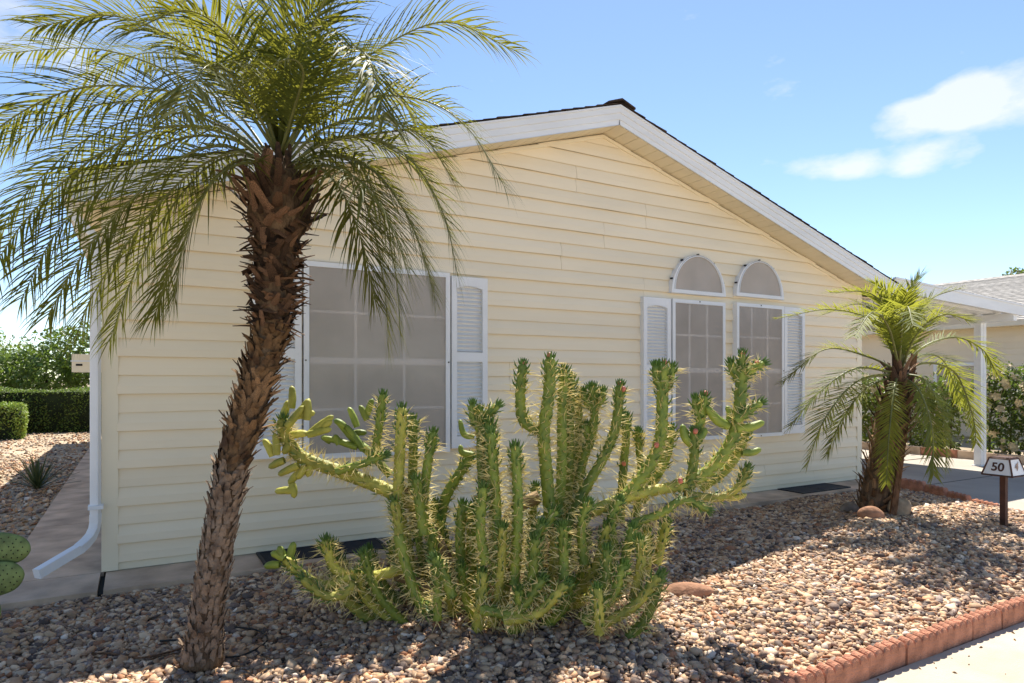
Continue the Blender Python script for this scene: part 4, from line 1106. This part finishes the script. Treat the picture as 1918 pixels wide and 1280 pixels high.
# trunkless core: stems rising out of the ground
for k in range(50):
    a = rnd.uniform(0,2*PI); rr = math.sqrt(rnd.random()); base = at(905,1120,3.66)
    p0 = Vector((base.x,base.y,0))+RT*(math.cos(a)*rr*.60)+FW*(math.sin(a)*rr*.33)
    p0.z = bed_z(p0.x,p0.y)-.03; h = rnd.uniform(.30,.80)*(1.1-.45*rr)
    lean = RT*(math.cos(a)*rr*.34+rnd.uniform(-.10,.10))+FW*(math.sin(a)*rr*.16+rnd.uniform(-.06,.06))
    p2 = p0+lean+Vector((rnd.uniform(-.05,.05),rnd.uniform(-.05,.05),h)); p1 = p0.lerp(p2,.5)+lean*.25
    cactus_stem([p0,p1,p2], rnd.uniform(.022,.030), 'spiny', M['cactus_old'] if rnd.random() < .4 else M['cactus'], seed=400+k)
for q, r0, r1 in [([(880,1165),(850,1080),(800,985),(755,920)],.05,.035),([(900,1165),(930,1060),(960,960),(1010,930)],.05,.035),([(920,1165),(1010,1060),(1090,970),(1170,935)],.045,.033),([(870,1160),(800,1100),(740,1078)],.035,.028)]:
    P3 = catmull([at(x,y,3.62) for x,y in q], 12); m = MB(); m.tube(P3, [r0+(r1-r0)*i/11 for i in range(12)], 10); m.build('woody_stem', M['woody'], cac, True)
for x, y, d in [(1245,677,-.02),(1322,735,.05),(1161,717,.05),(1167,727,.03),(1169,866,.28),(1275,899,-.1),(1229,832,-.06),(982,680,-.02),(1030,664,-.05),(1391,661,.02),(1418,679,.02),(1302,806,-.03)]:
    bud(at(x, y+7, CD+d), Vector((rnd.uniform(-.2,.2),rnd.uniform(-.2,.2),1)))

# prickly pear at the left edge
pp = thing('prickly_pear', 'prickly pear with round flat green pads at the left edge', 'cactus')
def pad(c, w, h, tilt, yaw):
    b = bmesh.new(); bmesh.ops.create_uvsphere(b, u_segments=24, v_segments=14, radius=1)
    for v in b.verts:
        z = v.co.z; k = 1-.16*max(0,-z); v.co = Vector((v.co.x*w*k, v.co.y*.026, z*h*(1+.05*math.sin(v.co.x*4+w*90))))
    me = bpy.data.meshes.new('pad'); b.to_mesh(me); b.free(); me.materials.append(M['pad']); me.polygons.foreach_set('use_smooth',[True]*len(me.polygons))
    o = link('pad', me, pp); o.matrix_world = Matrix.Translation(c)@Matrix.Rotation(yaw,4,'Z')@Matrix.Rotation(tilt,4,'Y')
    ar = MB()
    for i in range(-5,6):
        for j in range(-5,6):
            x = (i+.5*(j%2))*w*.30+rnd.uniform(-.006,.006); z = j*h*.24+rnd.uniform(-.005,.005)
            q = (x/w)**2+(z/h)**2
            if q > .86: continue
            y = -.026*math.sqrt(max(0,1-q))
            ar.add([(x-.0035,y-.001,z),(x,y-.001,z-.0045),(x+.0035,y-.001,z),(x,y-.001,z+.0045),(x,y-.007,z)], [(0,1,4),(1,2,4),(2,3,4),(3,0,4)])
    a = ar.build('areoles', M['areole'], o); a['kind'] = 'stuff'
yw = -math.atan2(FW.x,FW.y)+.15
pad(at(12,1028,3.3), .112, .082, .12, yw); pad(at(-3,1084,3.26), .112, .088, -.1, yw+.15)
q = at(-40,1150,3.25); pad(q, .10, .12, .1, yw); q2 = at(-55,1215,3.23); pad(Vector((q2.x,q2.y,bed_z(q2.x,q2.y)+.08)), .11, .12, 0, yw+.3)

# yucca in the side yard
yu = thing('yucca', 'small spiky yucca rosette in the shaded side yard', 'yucca')
c0 = Vector((-.82,4.35,yard_z(-.82,4.35)))
for k in range(58):
    a = k*2.4; el_ = math.radians(12+66*((k/58)**.9)); L = rnd.uniform(.40,.52)
    d = Vector((math.cos(a)*math.cos(el_),math.sin(a)*math.cos(el_),math.sin(el_))); s = Vector((-math.sin(a),math.cos(a),0)); p = c0+Vector((0,0,.04))
    m = MB(); V = []
    for i in range(5):
        x = i/4; w = .013*(1-x)**.6*(.7+.6*x); q = p+d*L*x+Vector((0,0,-.03*x*x)); V += [q-s*w, q+s*w+Vector((0,0,.0)), q+Vector((0,0,-.004))]
    for i in range(4): 
        for e in ((0,1),(1,2),(2,0)): m.f.append((i*3+e[0],i*3+e[1],i*3+3+e[1],i*3+3+e[0]))
    m.v = [tuple(v) for v in V]; m.build('blade', M['yucca'], yu)

# ------------------------------------------------------------------ scalloped edging
def edging_mesh(n, pitch, h, th):
    m = MB(); pts = []
    for k in range(n):
        for i in range(7):
            t = i/7; x = (k+t)*pitch; pts.append((x, h-0.026+0.028*math.sqrt(abs(math.sin(PI*t)))))
    pts.append((n*pitch, h-0.026)); L = n*pitch
    nn = len(pts)
    ring = []
    for x, z in pts:
        ring.append([(x,0,-.06),(x,0,z-.012),(x,.008,z),(x,th-.008,z+.004),(x,th,z-.010),(x,th,-.06)])
    V = [p for r_ in ring for p in r_]
    m.v = V
    for i in range(nn-1):
        for k in range(5): m.f.append((i*6+k, (i+1)*6+k, (i+1)*6+k+1, i*6+k+1))
    m.f.append(tuple(range(5,-1,-1))); m.f.append(tuple((nn-1)*6+k for k in range(6)))
    return m.mesh('edging_block', M['terracotta'])
em = edging_mesh(5, .0625, .115, .062)
ordn = ['first','second','third','fourth','fifth','sixth','seventh','eighth','ninth','tenth','eleventh','twelfth','thirteenth','fourteenth','fifteenth','sixteenth']
u = 1.60; k = 0
while u < 6.0:
    o = link('edging_block', em); o.location = (u, -3.295+rnd.uniform(-.004,.004)-.0*u, -.165); o.rotation_euler = (rnd.uniform(-.03,.03),rnd.uniform(-.008,.008),rnd.uniform(-.012,.012))
    tag(o, '%s scalloped terracotta edging block along the street, counted from the left' % ordn[k], 'edging', 'scalloped edging along the street')
    u += .3165; k += 1
    if k >= 15: break
v = -.50; k = 0
for k in range(5):
    v0 = -.5-.33*k; x0 = drive_edge(v0)-.02; x1 = drive_edge(v0-.31)-.02
    o = link('edging_block', em); o.location = (x0, v0, -.075-.02*k); o.rotation_euler = (rnd.uniform(-.05,.05),0,math.atan2(-.31,x1-x0))
    tag(o, '%s terracotta edging block beside the driveway, counted from the house' % ordn[k], 'edging', 'edging beside the driveway')

# ------------------------------------------------------------------ house-number post
sg = thing('number_post', 'white trapezoid lantern sign reading 50 on a dark post', 'sign')
sp_ = at(1880,990,5.72); sg.location = (sp_.x, sp_.y, bed_z(sp_.x,sp_.y)-.05); zt = 1.244+(712-889)/FPX*5.72-sg.location.z
sg.rotation_euler = (0,0,-math.atan2(FW.x,FW.y)-math.radians(37+24))
box_obj('post', M['brown_post'], sg, -.022,.022,-.022,.022,0,zt+.02)
b0, b1, hh = .117, .078, .142
m = MB(); m.hexa([(-b0,-b0,zt),(b0,-b0,zt),(b0,b0,zt),(-b0,b0,zt),(-b1,-b1,zt+hh),(b1,-b1,zt+hh),(b1,b1,zt+hh),(-b1,b1,zt+hh)])
hd = m.build('lantern_head', M['white'], sg)
m = MB(); c8 = [(-b0,-b0,zt),(b0,-b0,zt),(b0,b0,zt),(-b0,b0,zt),(-b1,-b1,zt+hh),(b1,-b1,zt+hh),(b1,b1,zt+hh),(-b1,b1,zt+hh)]
for i, j in [(0,1),(1,2),(2,3),(3,0),(4,5),(5,6),(6,7),(7,4),(0,4),(1,5),(2,6),(3,7)]: m.tube([c8[i],c8[j]], .0075, 4)
m.build('frame', M['brown_post'], hd)
m = MB(); m.box(-b1+.004,b1-.004,-b1+.004,b1-.004,zt+hh+.001,zt+hh+.012); m.build('cap', M['brown_post'], hd)
tcv = bpy.data.curves.new('digits','FONT'); tcv.body = '50'; tcv.size = .10; tcv.extrude = .0015; tcv.offset = .0022; tcv.align_x = 'CENTER'; tcv.align_y = 'CENTER'
to = bpy.data.objects.new('digits_tmp', tcv); C.objects.link(to)
bpy.context.view_layer.update()
tm = bpy.data.meshes.new_from_object(to.evaluated_get(bpy.context.evaluated_depsgraph_get()))
bpy.data.objects.remove(to); tm.materials.clear(); tm.materials.append(M['brown_post'])
o = link('digits', tm, hd); sl_ang = math.atan2(b0-b1, hh)
o.location = (0.0, -(b0+b1)/2-.0035, zt+hh*.48); o.rotation_euler = (PI/2-sl_ang,0,0)
m = MB()   # little bird decal on the side panel
bird = [(-.04,.0),(-.02,.012),(.0,.03),(.025,.035),(.045,.05),(.03,.02),(.02,.0),(.0,-.02),(-.015,-.03),(-.012,-.008)]
m.add([((b0+b1)/2+.004-(z)*(b0-b1)/hh, x, zt+hh*.5+z) for x, z in bird], [tuple(range(len(bird)))]); m.build('bird_decal', M['bird'], hd)

# ------------------------------------------------------------------ drip tube by the palm
m = MB()
loop = [at(300,1130,3.3),at(345,1118,3.28),at(400,1142,3.12),at(455,1140,3.14),at(500,1112,3.3),at(485,1085,3.42),at(440,1075,3.46),at(405,1068,3.5)]
loop = [Vector((p.x,p.y,bed_z(p.x,p.y)+.028)) for p in loop]
m.tube(catmull(loop,40), .005, 7)
tag(m.build('drip_tube', M['rubber'], None, True), 'thin black irrigation tube looping over pebbles by the palm trunk', 'tube')
m = MB(); l2 = [at(150,1190,3.15),at(200,1176,3.18),at(260,1185,3.1),at(310,1165,3.15),at(340,1150,3.2)]
m.tube(catmull([Vector((p.x,p.y,bed_z(p.x,p.y)+.026)) for p in l2],24), .005, 6)
tag(m.build('fallen_twig', M['wood'], None, True), 'thin dark fallen twig on pebbles left of the palm trunk', 'twig')

# ------------------------------------------------------------------ dry litter among the pebbles
m = MB()
for k in range(420):
    u = rnd.uniform(-1.5,7.5); v = rnd.uniform(-3.1,-.6)
    if rnd.random() < .6: c_ = rnd.choice([(.4,-1.9),(3.0,-2.2),(6.1,-1.6)]); u = c_[0]+rnd.gauss(0,.55); v = c_[1]+rnd.gauss(0,.35)
    if not (-3.15 < v < -.5) or u > drive_edge(v)-.1: continue
    a = rnd.uniform(0,2*PI); L = rnd.uniform(.02,.09); w = rnd.uniform(.002,.006); z = bed_z(u,v)+rnd.uniform(.022,.034)
    d = Vector((math.cos(a),math.sin(a),rnd.uniform(-.1,.15))); s_ = Vector((-math.sin(a),math.cos(a),0)); p = Vector((u,v,z))
    m.add([p-s_*w*.5, p+s_*w*.5, p+d*L*.5+s_*w+Vector((0,0,.006)), p+d*L, p+d*L*.5-s_*w+Vector((0,0,.006))], [(0,1,2,3,4)])
for k in range(90):
    u = rnd.uniform(2.2,5.6); v = -3.31-abs(rnd.gauss(0,.35)); L = rnd.uniform(.004,.016); a = rnd.uniform(0,2*PI)
    d = Vector((math.cos(a),math.sin(a),0)); s_ = Vector((-math.sin(a),math.cos(a),0)); p = Vector((u,v,-.163))
    m.add([p-d*L, p-s_*L*.4, p+d*L, p+s_*L*.4, p+Vector((0,0,L*.5))], [(0,1,4),(1,2,4),(2,3,4),(3,0,4)])
setting(m.build('litter', M['boot']), 'stuff', 'dry leaf scraps scattered over the pebbles')
